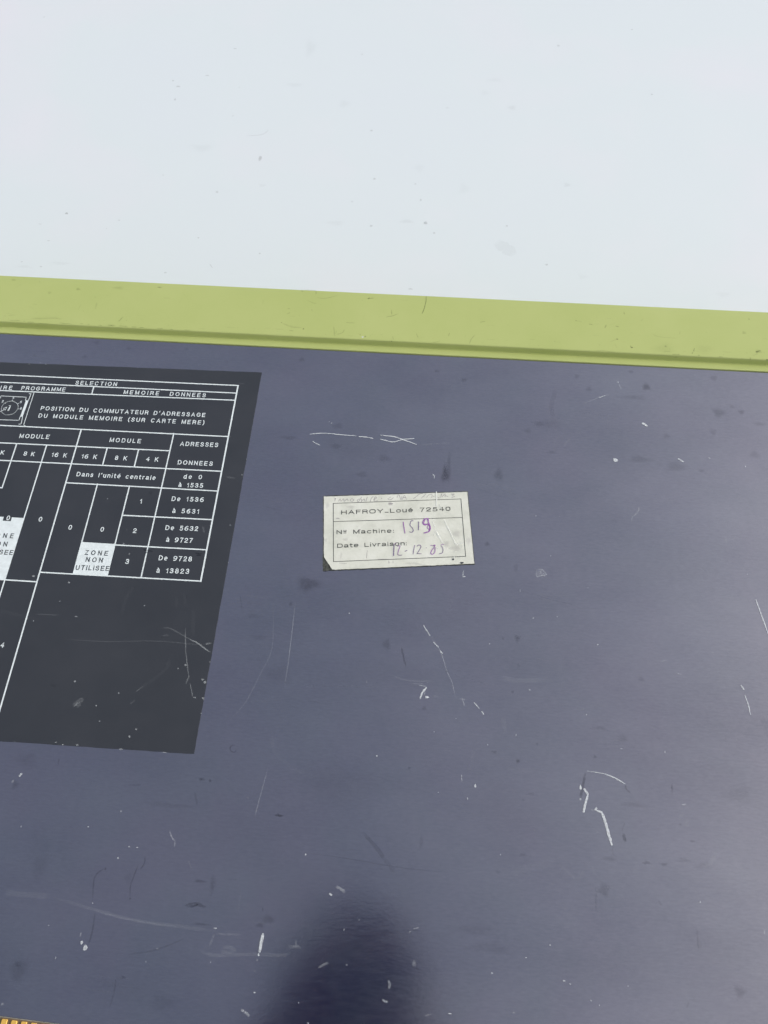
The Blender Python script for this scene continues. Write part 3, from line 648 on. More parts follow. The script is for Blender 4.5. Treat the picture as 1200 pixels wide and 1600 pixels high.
 ('s', 'c', 0.6, 0.7, [(8.26, 185.3), (9.85, 182.64), (11.42, 180.1)]),
 ('s', 'c', 0.6, 0.7, [(13.05, 189.15), (15.35, 184.48), (17.64, 179.68)]),
 ('s', 'c', 0.6, 0.7, [(17.64, 179.5), (21.03, 180.75)]),
 ('s', 'c', 0.6, 0.7, [(17.03, 173.3), (16.91, 171.86)]),
 ('s', 'c', 0.45, 0.5, [(7.02, 183.55), (7.56, 186.18)]),
 ('s', 'c', 0.45, 0.5, [(6.09, 178.72), (9.11, 176.74)]),
 ('s', 'k', 0.8, 0.5, [(16.26, 172.1), (16.69, 171.85)]),
 ('d', 'k', 0.85, (0.5, 0.5), [(16.49, 171.9)]),
 ('d', 'k', 0.85, (0.9, 0.5), [(20.67, 170.4)]),
 ('d', 'q', 0.3, (0.5, 0.5), [(-28.32, 184.36)]),
 ('d', 'q', 0.3, (0.9, 0.3), [(-39.26, 189.85)]),
 ('d', 'q', 0.3, (1.2, 0.7), [(-14.72, 199.58)]),
 ('b', 'q', 0.25, (2.79, 1.05), [(-33.71, 196.54)]),
 ('b', 'q', 0.25, (1.24, 1.06), [(-14.7, 199.23)]),
 ('b', 'q', 0.25, (1.24, 2.11), [(-44.89, 196.5)]),
 ('b', 'q', 0.28, (1.51, 1.01), [(-34.53, 178.82)]),
 ('b', 'q', 0.28, (0.45, 2.32), [(-35.84, 170.34)]),
 ('b', 'q', 0.28, (0.3, 1.99), [(-23.85, 170.82)]),
 ('b', 'q', 0.28, (0.91, 1.35), [(-43.86, 177.85)]),
 ('b', 'q', 0.28, (0.6, 0.98), [(-13.17, 168.23)]),
 ('b', 'q', 0.3, (3.58, 1.8), [(17.54, 177.67)]),
 ('b', 'q', 0.3, (4.83, 0.57), [(-1.51, 168.47)]),
 ('b', 'q', 0.3, (1.62, 2.18), [(13.24, 179.57)]),
 ('b', 'q', 0.3, (2.63, 2.21), [(17.62, 185.37)]),
 ('b', 'q', 0.3, (1.31, 2.18), [(23.6, 182.09)]),
 ('s', 'q', 0.35, 0.3, [(-13.38, 169.21), (-13.2, 167.9)]),
 ('s', 'q', 0.35, 0.3, [(-11.45, 169.34), (-11.3, 168.03)]),
 ('s', 'q', 0.35, 0.3, [(-36.35, 166.33), (-32.76, 166.41)]),
 ('s', 'q', 0.35, 0.3, [(-23.79, 173.82), (-23.92, 169.82)]),
 ('s', 'q', 0.35, 0.3, [(-18.65, 169.51), (-12.99, 169.99)])], 'crease': []}
TEXTS = [('SELECTION', -185.14, 260.11, -163.08, 260.52, 2.6, 'w'),
 ('PROGRAMME', -212.78, 254.81, -189.32, 255.33, 2.6, 'w'),
 ('MEMOIRE', -158.32, 255.76, -139.76, 256.1, 2.6, 'w'),
 ('DONNEES', -133.98, 256.19, -115.12, 256.42, 2.6, 'w'), ("POSITION DU COMMUTATEUR D'ADRESSAGE", -199.11, 242.81, -113.2, 244.08, 2.6, 'w'),
 ('DU MODULE MEMOIRE (SUR CARTE MERE)', -199.04, 238.17, -112.96, 239.37, 2.6, 'w'),
 ('MODULE', -205.38, 225.2, -190.05, 225.53, 2.6, 'w'),
 ('MODULE', -158.95, 225.82, -143.02, 226.06, 2.6, 'w'),
 ('ADRESSES', -122.83, 225.91, -103.51, 226.38, 2.6, 'w'),
 ('DONNEES', -122.0, 214.94, -104.46, 215.19, 2.6, 'w'),
 ('8 K', -200.41, 214.9, -194.79, 214.87, 2.6, 'w'),
 ('16 K', -186.17, 215.18, -178.39, 215.16, 2.6, 'w'),
 ('16 K', -170.88, 215.26, -163.12, 215.25, 2.6, 'w'),
 ('8 K', -153.95, 215.46, -147.82, 215.47, 2.6, 'w'),
 ('4 K', -138.14, 215.85, -132.02, 215.86, 2.6, 'w'),
 ('4 K', -216.58, 214.76, -210.37, 214.77, 2.6, 'w'), ("Dans l'unité centrale", -170.79, 204.8, -131.23, 205.24, 2.6, 'w'),
 ('de 0', -117.57, 206.92, -108.45, 207.15, 2.6, 'w'),
 ('à 1535', -119.22, 202.08, -107.05, 202.38, 2.6, 'w'),
 ('De 1536', -121.02, 194.13, -105.35, 194.56, 2.6, 'w'),
 ('à 5631', -119.42, 187.54, -106.48, 187.92, 2.6, 'w'),
 ('De 5632', -120.97, 178.18, -105.26, 178.63, 2.6, 'w'),
 ('à 9727', -119.42, 171.94, -106.79, 172.2, 2.6, 'w'),
 ('De 9728', -121.01, 162.21, -105.37, 162.57, 2.6, 'w'),
 ('à 13823', -120.77, 155.78, -105.48, 156.24, 2.6, 'w'),
 ('0', -183.12, 178.6, -180.94, 178.63, 2.6, 'w'),
 ('0', -167.7, 175.27, -165.52, 175.3, 2.6, 'w'),
 ('0', -152.12, 175.24, -149.96, 175.26, 2.6, 'w'),
 ('1', -136.29, 191.61, -134.99, 191.7, 2.6, 'w'),
 ('2', -136.36, 175.58, -134.3, 175.59, 2.6, 'w'),
 ('3', -136.45, 159.31, -134.33, 159.34, 2.6, 'w'),
 ('0', -198.87, 178.28, -196.67, 178.3, 2.6, 'w'),
 ('4', -183.06, 115.04, -181.39, 115.02, 2.6, 'w'),
 ('ZONE', -156.33, 162.61, -145.37, 162.89, 2.6, 'k'),
 ('NON', -155.05, 159.09, -146.96, 159.18, 2.6, 'k'),
 ('UTILISEE', -158.75, 154.69, -142.96, 155.19, 2.6, 'k'),
 ('HAFROY_Loué 72540', -37.84, 192.11, 14.41, 197.65, 2.3, 'L'),
 ('Nº Machine:', -39.04, 181.38, -11.97, 183.99, 2.2, 'L'),
 ('Date Livraison:', -38.02, 174.2, -5.46, 177.74, 2.2, 'L'),
 ('2', -220.72, 246.31, -219.61, 246.29, 1.5, 's'),
 ('4', -215.84, 248.84, -214.69, 248.83, 1.5, 's'),
 ('6', -211.19, 246.49, -210.01, 246.48, 1.5, 's'),
 ('8', -210.07, 242.51, -208.89, 242.5, 1.5, 's')]
PTS = {'paper': [(-47.28, 201.39), (22.13, 208.65), (26.37, 170.46), (-39.15, 162.81), (-43.84, 169.01)], 'glue': [(-47.6, 201.87), (22.44, 209.14), (26.69, 170.22), (-43.54, 161.88)], 'frame': [(-42.32, 197.91), (19.19, 204.52), (22.29, 173.84), (-39.11, 166.97)], 'div': [(-41.23, 187.98), (20.19, 194.37)], 'info': [(-229.03, 272.13), (-88.08, 274.41), (-88.41, 74.9), (-171.08, 74.44)]}
SWITCH_LINES = [[(-222.04, 249.05), (-222.17, 250.37), (-208.57, 250.41)], [(-208.57, 250.41), (-208.56, 248.37)], [(-218.27, 235.57), (-208.5, 235.78), (-208.42, 238.08)], [(-207.79, 252.65), (-206.76, 252.94), (-206.95, 248.56)], [(-207.11, 237.95), (-206.69, 233.57), (-207.86, 233.5)], [(-205.35, 253.48), (-205.22, 233.11), (-204.15, 232.54)], [(-219.71, 240.47), (-217.93, 241.9), (-217.13, 242.3)], [(-218.51, 242.65), (-216.96, 243.63), (-217.3, 241.63), (-218.32, 242.0)], [(-216.13, 244.56), (-215.26, 244.75), (-215.4, 241.41), (-215.94, 241.37), (-215.41, 244.61)], [(-218.72, 246.16), (-218.41, 245.82)], [(-215.39, 248.15), (-215.2, 247.49)], [(-211.55, 246.32), (-211.92, 245.94)], [(-210.42, 242.83), (-210.92, 242.79)]]
DIAL = [(-215.23, 247.58), (-212.59, 246.34), (-211.18, 244.23), (-211.19, 242.03), (-212.25, 240.0), (-214.48, 238.85), (-216.89, 238.95), (-218.79, 240.44), (-219.66, 242.79), (-219.27, 245.24), (-217.56, 246.99)]
BAR = [(-208.22, 248.48), (-206.85, 248.48), (-207.14, 238.03), (-208.45, 238.16)]


# ------------------------------------------------------------------ materials
def lin(r, g, b):
    f = lambda c: (c / 12.92) if c <= 0.04045 else ((c + 0.055) / 1.055) ** 2.4
    return (f(r / 255), f(g / 255), f(b / 255), 1)

class Mat:
    def __init__(s, name):
        s.m = bpy.data.materials.new(name); s.m.use_nodes = True
        s.t = s.m.node_tree; s.b = s.t.nodes['Principled BSDF']; s.out = s.t.nodes['Material Output']
        s.tc = s.t.nodes.new('ShaderNodeTexCoord')
    def set(s, **k):
        for a, v in k.items(): s.b.inputs[a.replace('_', ' ')].default_value = v
        return s
    def coord(s, scale):
        mp = s.t.nodes.new('ShaderNodeMapping'); mp.inputs['Scale'].default_value = scale
        s.t.links.new(s.tc.outputs['Object'], mp.inputs[0]); return mp.outputs[0]
    def noise(s, scale, detail=3, rough=0.5, vec=None, sc3=None):
        n = s.t.nodes.new('ShaderNodeTexNoise'); n.inputs['Scale'].default_value = scale
        n.inputs['Detail'].default_value = detail; n.inputs['Roughness'].default_value = rough
        s.t.links.new(s.coord(sc3 or (1, 1, 1)), n.inputs['Vector']); return n.outputs[0]
    def ramp(s, src, stops):
        r = s.t.nodes.new('ShaderNodeValToRGB'); e = r.color_ramp.elements
        while len(e) > 1: e.remove(e[-1])
        e[0].position = stops[0][0]; e[0].color = stops[0][1]
        for p, c in stops[1:]:
            x = e.new(p); x.color = c
        s.t.links.new(src, r.inputs[0]); return r.outputs[0]
    def mix(s, fac, a, b, mode='MIX'):
        n = s.t.nodes.new('ShaderNodeMix'); n.data_type = 'RGBA'; n.blend_type = mode
        for v, i in ((fac, 0), (a, 6), (b, 7)):
            if hasattr(v, 'links'): s.t.links.new(v, n.inputs[i])
            else: n.inputs[i].default_value = v
        return n.outputs[2]
    def rng(s, src, a, b, c, d):
        n = s.t.nodes.new('ShaderNodeMapRange')
        for i, v in enumerate((a, b, c, d)): n.inputs[i + 1].default_value = v
        s.t.links.new(src, n.inputs[0]); return n.outputs[0]
    def to(s, src, name): s.t.links.new(src, s.b.inputs[name]); return s
    def bump(s, src, strength, dist):
        n = s.t.nodes.new('ShaderNodeBump'); n.inputs['Strength'].default_value = strength
        n.inputs['Distance'].default_value = dist
        s.t.links.new(src, n.inputs['Height']); s.t.links.new(n.outputs[0], s.b.inputs['Normal']); return s

g1 = lambda v: (v, v, v, 1)
def flat(name, col, rough=0.5, ior=1.45, var=0.12, scale=120):
    m = Mat(name).set(Roughness=rough, IOR=ior)
    n = m.noise(scale, 4)
    c1 = tuple(c * (1 - var) for c in col[:3]) + (1,); c2 = tuple(min(1, c * (1 + var)) for c in col[:3]) + (1,)
    m.to(m.ramp(n, [(0.3, c1), (0.7, c2)]), 'Base Color'); return m.m

# dark blue, half-gloss painted lid
m = Mat('lid_paint'); m.set(IOR=4.7)
a = m.ramp(m.noise(9, 3), [(0.35, (0.003, 0.013, 0.056, 1)), (0.65, (0.009, 0.011, 0.052, 1))])
st = m.noise(60, 5, 0.65, sc3=(1, 9, 1))
a = m.mix(m.rng(st, 0.62, 0.8, 0, 0.10), a, (0.05, 0.055, 0.075, 1))
fine = m.noise(900, 4, 0.7)
a = m.mix(m.rng(fine, 0.68, 0.8, 0, 0.06), a, (0.16, 0.17, 0.2, 1))
m.to(a, 'Base Color')
pt = m.noise(26, 4, 0.6)
a = m.mix(m.rng(pt, 0.42, 0.62, 0, 0.55), a, (0.003, 0.018, 0.052, 1))
pt = m.noise(17, 4, 0.6, sc3=(1.3, 0.8, 1))
a = m.mix(m.rng(pt, 0.5, 0.66, 0, 0.5), a, (0.014, 0.010, 0.056, 1)); m.to(a, 'Base Color')
r_ = m.noise(14, 5, 0.6); r2 = m.noise(120, 5, 0.7, sc3=(1, 5, 1))
f2 = m.t.nodes.new('ShaderNodeMath'); f2.operation = 'ADD'      # wiped, slightly dusty film: gloss varies from place to place
m.t.links.new(m.rng(m.noise(11, 6, 0.62, sc3=(0.8, 1.4, 1)), 0.3, 0.7, 4.1, 5.4), f2.inputs[0])
m.t.links.new(m.rng(m.noise(330, 5, 0.7, sc3=(1, 3.5, 1)), 0.3, 0.7, -0.35, 0.35), f2.inputs[1])
m.to(f2.outputs[0], 'IOR')
mm = m.t.nodes.new('ShaderNodeMath'); mm.operation = 'ADD'
m.t.links.new(m.rng(r_, 0.3, 0.7, 0.125, 0.175), mm.inputs[0]); m.t.links.new(m.rng(r2, 0.35, 0.75, -0.02, 0.035), mm.inputs[1])
m.to(mm.outputs[0], 'Roughness')
m.bump(m.noise(520, 4, 0.65, sc3=(1, 1.8, 1)), 0.22, 0.00005)
m.b.inputs['Specular Tint'].default_value = (1.0, 0.955, 0.98, 1)
M_LID = m.m
# screen-printed dark sheet
m = Mat('dark_printed_sheet').set(IOR=1.5)
m.to(m.ramp(m.noise(30, 5, 0.6), [(0.3, (0.032, 0.037, 0.047, 1)), (0.7, (0.041, 0.046, 0.057, 1))]), 'Base Color')
m.to(m.rng(m.noise(70, 5, 0.65, sc3=(1, 3, 1)), 0.3, 0.7, 0.32, 0.42), 'Roughness')
m.bump(m.noise(1500, 2), 0.12, 0.00004); M_INFO = m.m
# green enamel
m = Mat('green_enamel').set(IOR=1.45, Roughness=0.42)
a = m.ramp(m.noise(22, 5, 0.6), [(0.3, (0.42, 0.49, 0.172, 1)), (0.7, (0.455, 0.52, 0.197, 1))])
a = m.mix(m.rng(m.noise(500, 5, 0.7), 0.62, 0.8, 0, 0.25), a, (0.27, 0.32, 0.11, 1))
m.to(a, 'Base Color'); m.bump(m.noise(900, 3), 0.15, 0.00005); M_GREEN = m.m
# white laminate
m = Mat('white_laminate').set(IOR=1.45)
a = m.ramp(m.noise(5, 4, 0.55), [(0.3, (0.690, 0.755, 0.805, 1)), (0.5, (0.690, 0.760, 0.800, 1)), (0.7, (0.725, 0.750, 0.810, 1))])
a = m.mix(m.rng(m.noise(420, 5, 0.7), 0.66, 0.82, 0, 0.25), a, (0.5, 0.52, 0.54, 1))
m.to(a, 'Base Color'); m.to(m.rng(m.noise(40, 4), 0.3, 0.7, 0.35, 0.5), 'Roughness'); M_WHITE = m.m
# aged label paper
m = Mat('aged_label_paper').set(Roughness=0.5, IOR=1.45)
a = m.ramp(m.noise(90, 6, 0.7), [(0.3, (0.57, 0.595, 0.53, 1)), (0.52, (0.675, 0.70, 0.635, 1)), (0.72, (0.745, 0.77, 0.72, 1))])
a = m.mix(m.rng(m.noise(900, 5, 0.75), 0.58, 0.78, 0, 0.45), a, (0.36, 0.38, 0.33, 1))
m.to(a, 'Base Color'); m.bump(m.noise(260, 4, 0.6), 0.3, 0.0001); M_PAPER = m.m
M_INKW = flat('white_print', (0.72, 0.80, 0.83, 1), 0.45, var=0.08, scale=400)
M_INKG = flat('faded_print', (0.50, 0.58, 0.62, 1), 0.45, var=0.1, scale=400)
M_INKD = flat('dark_print', (0.05, 0.06, 0.07, 1), 0.5, var=0.3, scale=500)
M_INKL = flat('worn_black_print', (0.04, 0.048, 0.045, 1), 0.5, var=0.4, scale=900)
M_GLUE = flat('grey_dried_glue', (0.055, 0.06, 0.055, 1), 0.8, var=0.7, scale=900)
M_GOLD = Mat('gold_plating').set(Metallic=0.35, Roughness=0.35, Base_Color=(0.95, 0.60, 0.14, 1)).m
M_SLOT = flat('brown_board', (0.16, 0.12, 0.08, 1), 0.5)
M_FRAME = flat('pale_grey_plastic', (0.30, 0.29, 0.25, 1), 0.45)
# overlay of wear: colour and cover come from mesh attributes
def wear(name, rough=0.55, breakup=True):
    m = Mat(name).set(Roughness=rough)
    at = m.t.nodes.new('ShaderNodeAttribute'); at.attribute_name = 'mark'
    m.to(at.outputs['Color'], 'Base Color')
    fac = at.outputs['Alpha']
    if breakup:
        n = m.rng(m.noise(1400, 4, 0.7), 0.32, 0.6, 0.45, 1.0)
        x = m.t.nodes.new('ShaderNodeMath'); x.operation = 'MULTIPLY'
        m.t.links.new(fac, x.inputs[0]); m.t.links.new(n, x.inputs[1]); fac = x.outputs[0]
    tr = m.t.nodes.new('ShaderNodeBsdfTransparent'); mx = m.t.nodes.new('ShaderNodeMixShader')
    m.t.links.new(fac, mx.inputs[0]); m.t.links.new(tr.outputs[0], mx.inputs[1]); m.t.links.new(m.b.outputs[0], mx.inputs[2])
    m.t.links.new(mx.outputs[0], m.out.inputs[0]); return m.m
M_WEAR = wear('scratches_and_stains'); M_PEN = wear('pen_strokes', 0.6, False)
M_PHONE = flat('black_glass', (0.008, 0.008, 0.010, 1), 0.2, 1.5, 0.1)
M_SKIN = flat('skin', (0.07, 0.04, 0.03, 1), 0.5, var=0.1, scale=40)
M_SHIRT = flat('navy_cotton', (0.02, 0.025, 0.05, 1), 0.85, var=0.25, scale=200)
M_TROUS = flat('dark_denim', (0.02, 0.025, 0.04, 1), 0.9, var=0.25, scale=200)
M_HAIR = flat('dark_hair', (0.012, 0.009, 0.007, 1), 0.5, var=0.3, scale=300)
M_GROUND = flat('grey_paving', (0.24, 0.235, 0.225, 1), 0.85, var=0.25, scale=3)
M_LEG = flat('grey_metal', (0.3, 0.31, 0.32, 1), 0.4)

# ------------------------------------------------------------------ helpers
def obj(name, me, mat=None, parent=None):
    if isinstance(me, bmesh.types.BMesh):
        b = me; me = bpy.data.meshes.new(name); b.to_mesh(me); b.free()
    o = bpy.data.objects.new(name, me); C.objects.link(o)
    if mat: me.materials.append(mat)
    if parent: o.parent = parent
    return o
def thing(name, label, cat, loc=(0, 0, 0)):
    o = bpy.data.objects.new(name, None); C.objects.link(o); o.location = loc
    o['label'] = label; o['category'] = cat; return o
def smooth(o, ang=None):
    for p in o.data.polygons: p.use_smooth = True
    return o
def prism(pts, z0, z1, bev=0):
    """closed plate from an outline in metres"""
    b = bmesh.new(); lo = [b.verts.new((x, y, z0)) for x, y in pts]; hi = [b.verts.new((x, y, z1)) for x, y in pts]
    top = b.faces.new(hi); b.faces.new(lo[::-1]); n = len(pts)
    for i in range(n): b.faces.new((lo[i], lo[(i + 1) % n], hi[(i + 1) % n], hi[i]))
    bmesh.ops.recalc_face_normals(b, faces=b.faces)
    if bev: bmesh.ops.bevel(b, geom=list(top.edges), offset=bev, segments=3, affect='EDGES', profile=0.5)
    return b
def box(b, x0, x1, y0, y1, z0, z1):
    m = Matrix.Translation(((x0 + x1) / 2, (y0 + y1) / 2, (z0 + z1) / 2)) @ Matrix.Diagonal((x1 - x0, y1 - y0, z1 - z0, 1))
    return bmesh.ops.create_cube(b, size=1, matrix=m)['verts']
def rectpts(x0, x1, y0, y1, r=0, n=5):
    if not r: return [(x0, y0), (x1, y0), (x1, y1), (x0, y1)]
    out = []
    for cx, cy, a0 in ((x1 - r, y0 + r, -90), (x1 - r, y1 - r, 0), (x0 + r, y1 - r, 90), (x0 + r, y0 + r, 180)):
        for k in range(n + 1):
            a = R(a0 + 90 * k / n); out.append((cx + r * math.cos(a), cy + r * math.sin(a)))
    return out
def line(b, p, q, wd, z):
    """flat printed rule, p/q in mm"""
    p, q = Vector(p) * MM, Vector(q) * MM; d = (q - p).normalized(); n = Vector((-d.y, d.x)) * wd * MM / 2; e = d * wd * MM * 0.5
    vs = [b.verts.new((v.x, v.y, z * MM)) for v in (p - e - n, q + e - n, q + e + n, p - e + n)]
    b.faces.new(vs)

# ------------------------------------------------------------------ text: a small stroke alphabet (cap height 1)
def alphabet(pw):
    """plain grotesque capitals, figures and small letters; pw = squareness of the bowls"""
    def el(cx, cy, rx, ry, a0, a1, n=None):
        n = n or max(4, int(abs(a1 - a0) / 18)); out = []
        for i in range(n + 1):
            t = R(a0 + (a1 - a0) * i / n); c, s_ = math.cos(t), math.sin(t)
            out.append((cx + rx * math.copysign(abs(c) ** (2 / pw), c), cy + ry * math.copysign(abs(s_) ** (2 / pw), s_)))
        return out
    G = {}
    G['A'] = (.76, [[(0, 0), (.38, 1), (.76, 0)], [(.13, .32), (.63, .32)]])
    G['C'] = (.74, [el(.38, .5, .38, .5, 42, 318)])
    G['D'] = (.70, [[(0, 0), (0, 1), (.30, 1)] + el(.30, .5, .40, .5, 90, -90)[1:] + [(0, 0), (0, .02)]])
    G['E'] = (.60, [[(.58, 1), (0, 1), (0, 0), (.60, 0)], [(0, .52), (.54, .52)]])
    G['F'] = (.56, [[(.58, 1), (0, 1), (0, 0)], [(0, .5), (.50, .5)]])
    G['G'] = (.78, [el(.39, .5, .39, .5, 42, 330) + [(.76, .46), (.44, .46)]])
    G['H'] = (.68, [[(0, 0), (0, 1)], [(.68, 0), (.68, 1)], [(0, .52), (.68, .52)]])
    G['I'] = (.0, [[(0, 0), (0, 1)]])
    G['K'] = (.64, [[(0, 0), (0, 1)], [(.60, 1), (0, .36)], [(.22, .58), (.64, 0)]])
    G['L'] = (.54, [[(0, 1), (0, 0), (.54, 0)]])
    G['M'] = (.80, [[(0, 0), (0, 1)], [(0, 1), (.40, .04), (.80, 1)], [(.80, 1), (.80, 0)]])
    G['N'] = (.68, [[(0, 0), (0, 1)], [(0, 1), (.68, 0)], [(.68, 0), (.68, 1)]])
    G['O'] = (.80, [el(.40, .5, .40, .5, 90, 450, 20)])
    G['P'] = (.62, [[(0, 0), (0, 1), (.34, 1)] + el(.34, .74, .28, .26, 90, -90)[1:] + [(0, .48)]])
    G['R'] = (.66, [[(0, 0), (0, 1), (.36, 1)] + el(.36, .75, .28, .25, 90, -90)[1:] + [(0, .5)], [(.40, .5), (.60, .38), (.64, 0)]])
    G['S'] = (.64, [[(.60, .74)] + el(.32, .76, .27, .24, 20, 180)[1:] + [(.12, .60), (.32, .52), (.54, .44)] + el(.32, .26, .31, .26, 10, -165)[0:]])
    G['T'] = (.66, [[(0, 1), (.66, 1)], [(.33, 1), (.33, 0)]])
    G['U'] = (.66, [[(0, 1), (0, .34)] + el(.33, .33, .33, .33, 180, 360)[1:] + [(.66, 1)]])
    G['Y'] = (.72, [[(0, 1), (.36, .45), (.72, 1)], [(.36, .45), (.36, 0)]])
    G['Z'] = (.62, [[(0.02, 1), (.60, 1), (0, 0), (.62, 0)]])
    G['0'] = (.58, [el(.29, .5, .29, .5, 90, 450, 18)])
    G['1'] = (.26, [[(0, .74), (.14, .80), (.24, 1), (.24, 0)]])
    G['2'] = (.58, [[(.02, .70)] + el(.29, .73, .27, .27, 175, 0)[1:] + [(.52, .55), (.12, .22), (.0, 0), (.58, 0)]])
    G['3'] = (.58, [el(.28, .74, .26, .26, 165, -70) + [(.20, .53)], el(.28, .27, .30, .27, 80, -165)])
    G['4'] = (.60, [[(.45, 0), (.45, 1), (0, .30), (.60, .30)]])
    G['5'] = (.58, [[(.52, 1), (.10, 1), (.06, .52)] + el(.27, .31, .31, .31, 110, -145)])
    G['6'] = (.64, [[(.58, .96), (.36, 1.0), (.12, .84), (0, .54), (0, .30)] + el(.32, .30, .32, .30, 180, 540, 16)])
    G['7'] = (.56, [[(0, 1), (.56, 1), (.34, .55), (.20, 0)]])
    G['8'] = (.58, [el(.29, .75, .25, .25, 90, 450, 16), el(.29, .26, .29, .26, 90, 450, 16)])
    G['9'] = (.64, [[(.06, .04), (.28, 0), (.52, .16), (.64, .46), (.64, .70)] + el(.32, .70, .32, .30, 0, 360, 16)])
    x = .74
    G['a'] = (.54, [el(.26, .52, .24, .22, 155, 0) + [(.50, .10), (.55, 0)], [(.50, .36), (.20, .34)] + el(.20, .17, .20, .17, 110, 300) + [(.50, .14)]])
    G['à'] = (.54, G['a'][1] + [[(.16, 1.04), (.30, .88)]])
    G['c'] = (.52, [el(.27, .37, .27, .37, 45, 315)])
    G['d'] = (.54, [el(.27, .37, .27, .37, 0, 360, 16), [(.54, 0), (.54, 1)]])
    G['e'] = (.54, [[(.0, .39), (.54, .39)] + el(.27, .37, .27, .37, 20, 298)])
    G['é'] = (.54, G['e'][1] + [[(.22, .88), (.36, 1.06)]])
    G['h'] = (.50, [[(0, 0), (0, 1)], [(0, .45)] + el(.25, .48, .25, .26, 150, 0) + [(.50, 0)]])
    G['i'] = (.0, [[(0, 0), (0, x - .10)], [(0, .99), (0, 1.0)]])
    G['l'] = (.0, [[(0, 0), (0, 1)]])
    G['n'] = (.50, [[(0, 0), (0, x)], [(0, .45)] + el(.25, .48, .25, .26, 150, 0) + [(.50, 0)]])
    G['o'] = (.54, [el(.27, .37, .27, .37, 90, 450, 16)])
    G['r'] = (.30, [[(0, 0), (0, x)], [(0, .48), (.10, .68), (.30, .72)]])
    G['s'] = (.48, [[(.45, .55)] + el(.24, .56, .20, .18, 20, 180)[1:] + [(.12, .43), (.36, .33)] + el(.24, .18, .23, .18, 20, -165)])
    G['t'] = (.32, [[(.12, .96), (.12, .16), (.18, .02), (.32, 0)], [(0, x), (.32, x)]])
    G['u'] = (.50, [[(0, x), (0, .26)] + el(.25, .26, .25, .26, 180, 360)[1:], [(.50, x), (.50, 0)]])
    G['v'] = (.50, [[(0, x), (.25, 0), (.50, x)]])
    G['('] = (.16, [[(.20, 1.1), (.04, .75), (0, .42), (.04, .1), (.20, -.2)]])
    G[')'] = (.16, [[(0, 1.1), (.16, .75), (.20, .42), (.16, .1), (0, -.2)]])
    G["'"] = (.08, [[(.08, 1.04), (.02, .82)]])
    G[':'] = (.0, [[(0, .02), (0, .05)], [(0, .60), (0, .63)]])
    G['_'] = (.42, [[(0, .08), (.42, .08)]])
    G['º'] = (.30, [[(0, 1), (0, .60), (.30, .60), (.30, 1)], [(0, .20), (.30, .20)]])
    G[' '] = (.42, [])
    return G
ROUND, SQUARE = alphabet(2.15), alphabet(3.0)
def ribbon(b, P, wd, z):
    """mitred flat stroke through points P (mm)"""
    P = [Vector(p) for p in P]; Q = [P[0]]
    for p in P[1:]:
        if (p - Q[-1]).length > 1e-4: Q.append(p)
    P = Q; n = len(P)
    if n < 2: return
    closed = (P[0] - P[-1]).length < 1e-3
    prev = None; first = None
    for i in range(n):
        d1 = (P[i] - P[i - 1]).normalized() if i else None; d2 = (P[i + 1] - P[i]).normalized() if i < n - 1 else None
        if closed and i == 0: d1 = (P[0] - P[-2]).normalized()
        if closed and i == n - 1: d2 = (P[1] - P[0]).normalized()
        d1 = d1 or d2; d2 = d2 or d1
        t = d1 + d2; t = t.normalized() if t.length > 0.3 else d1
        nn = Vector((-t.y, t.x)); m_ = min(1.7, 1 / max(0.2, nn.dot(Vector((-d1.y, d1.x)))))
        p = P[i].copy()
        if not closed and i == 0: p -= d2 * wd * 0.5
        if not closed and i == n - 1: p += d1 * wd * 0.5
        pr = [b.verts.new(((p.x + s_ * nn.x * wd * m_ / 2) * MM, (p.y + s_ * nn.y * wd * m_ / 2) * MM, (z + 0.0006 * i) * MM)) for s_ in (-1, 1)]
        if prev: b.faces.new((prev[0], pr[0], pr[1], prev[1]))
        prev = pr
def text_bm(b, s, x0, y0, x1, y1, cap, z, wt=0.16, xs=1.0, G=None):
    G = G or ROUND; L = math.hypot(x1 - x0, y1 - y0); cap = cap * (1 - wt); wd = cap * wt * 1.05
    ws = [G[c][0] * cap * xs + wd for c in s]; tot = sum(ws)
    gap = (L - tot) / max(1, len(s) - 1)
    if len(s) > 1 and gap < 0.09 * cap:                       # too wide: narrow the letters instead
        gap = 0.09 * cap; xs *= (L - gap * (len(s) - 1) - wd * len(s)) / (tot - wd * len(s)); ws = [G[c][0] * cap * xs + wd for c in s]
    ca, sa = (x1 - x0) / L, (y1 - y0) / L; X = wd / 2
    if len(s) == 1: X = L / 2 - ws[0] / 2 + wd / 2
    for c, w_ in zip(s, ws):
        for j, pl in enumerate(G[c][1]):
            P = [(X + px * cap * xs, py * cap + wd / 2) for px, py in pl]
            ribbon(b, [(x0 + u * ca - v * sa, y0 + u * sa + v * ca) for u, v in P], wd, z + 0.014 * j)
        X += w_ + gap

# ------------------------------------------------------------------ wear marks
COL = {'w': (0.74, 0.80, 0.84), 'k': (0.018, 0.022, 0.035), 'g': (0.25, 0.28, 0.31), 'p': (0.30, 0.10, 0.42),
       'v': (0.16, 0.11, 0.26), 'q': (0.22, 0.18, 0.25), 'c': (0.86, 0.89, 0.86), 'd': (0.10, 0.14, 0.03)}
def catmull(P, n=6):
    if len(P) < 3: return [P[0] + (P[-1] - P[0]) * (i / n) for i in range(n + 1)]
    Q = [P[0] * 2 - P[1]] + P + [P[-1] * 2 - P[-2]]; out = []
    for i in range(1, len(Q) - 2):
        for k in range(n):
            t = k / n; a, b_, c, d = Q[i - 1:i + 3]
            out.append(0.5 * ((2 * b_) + (c - a) * t + (2 * a - 5 * b_ + 4 * c - d) * t * t + (3 * b_ - a - 3 * c + d) * t ** 3))
    out.append(P[-1]); return out
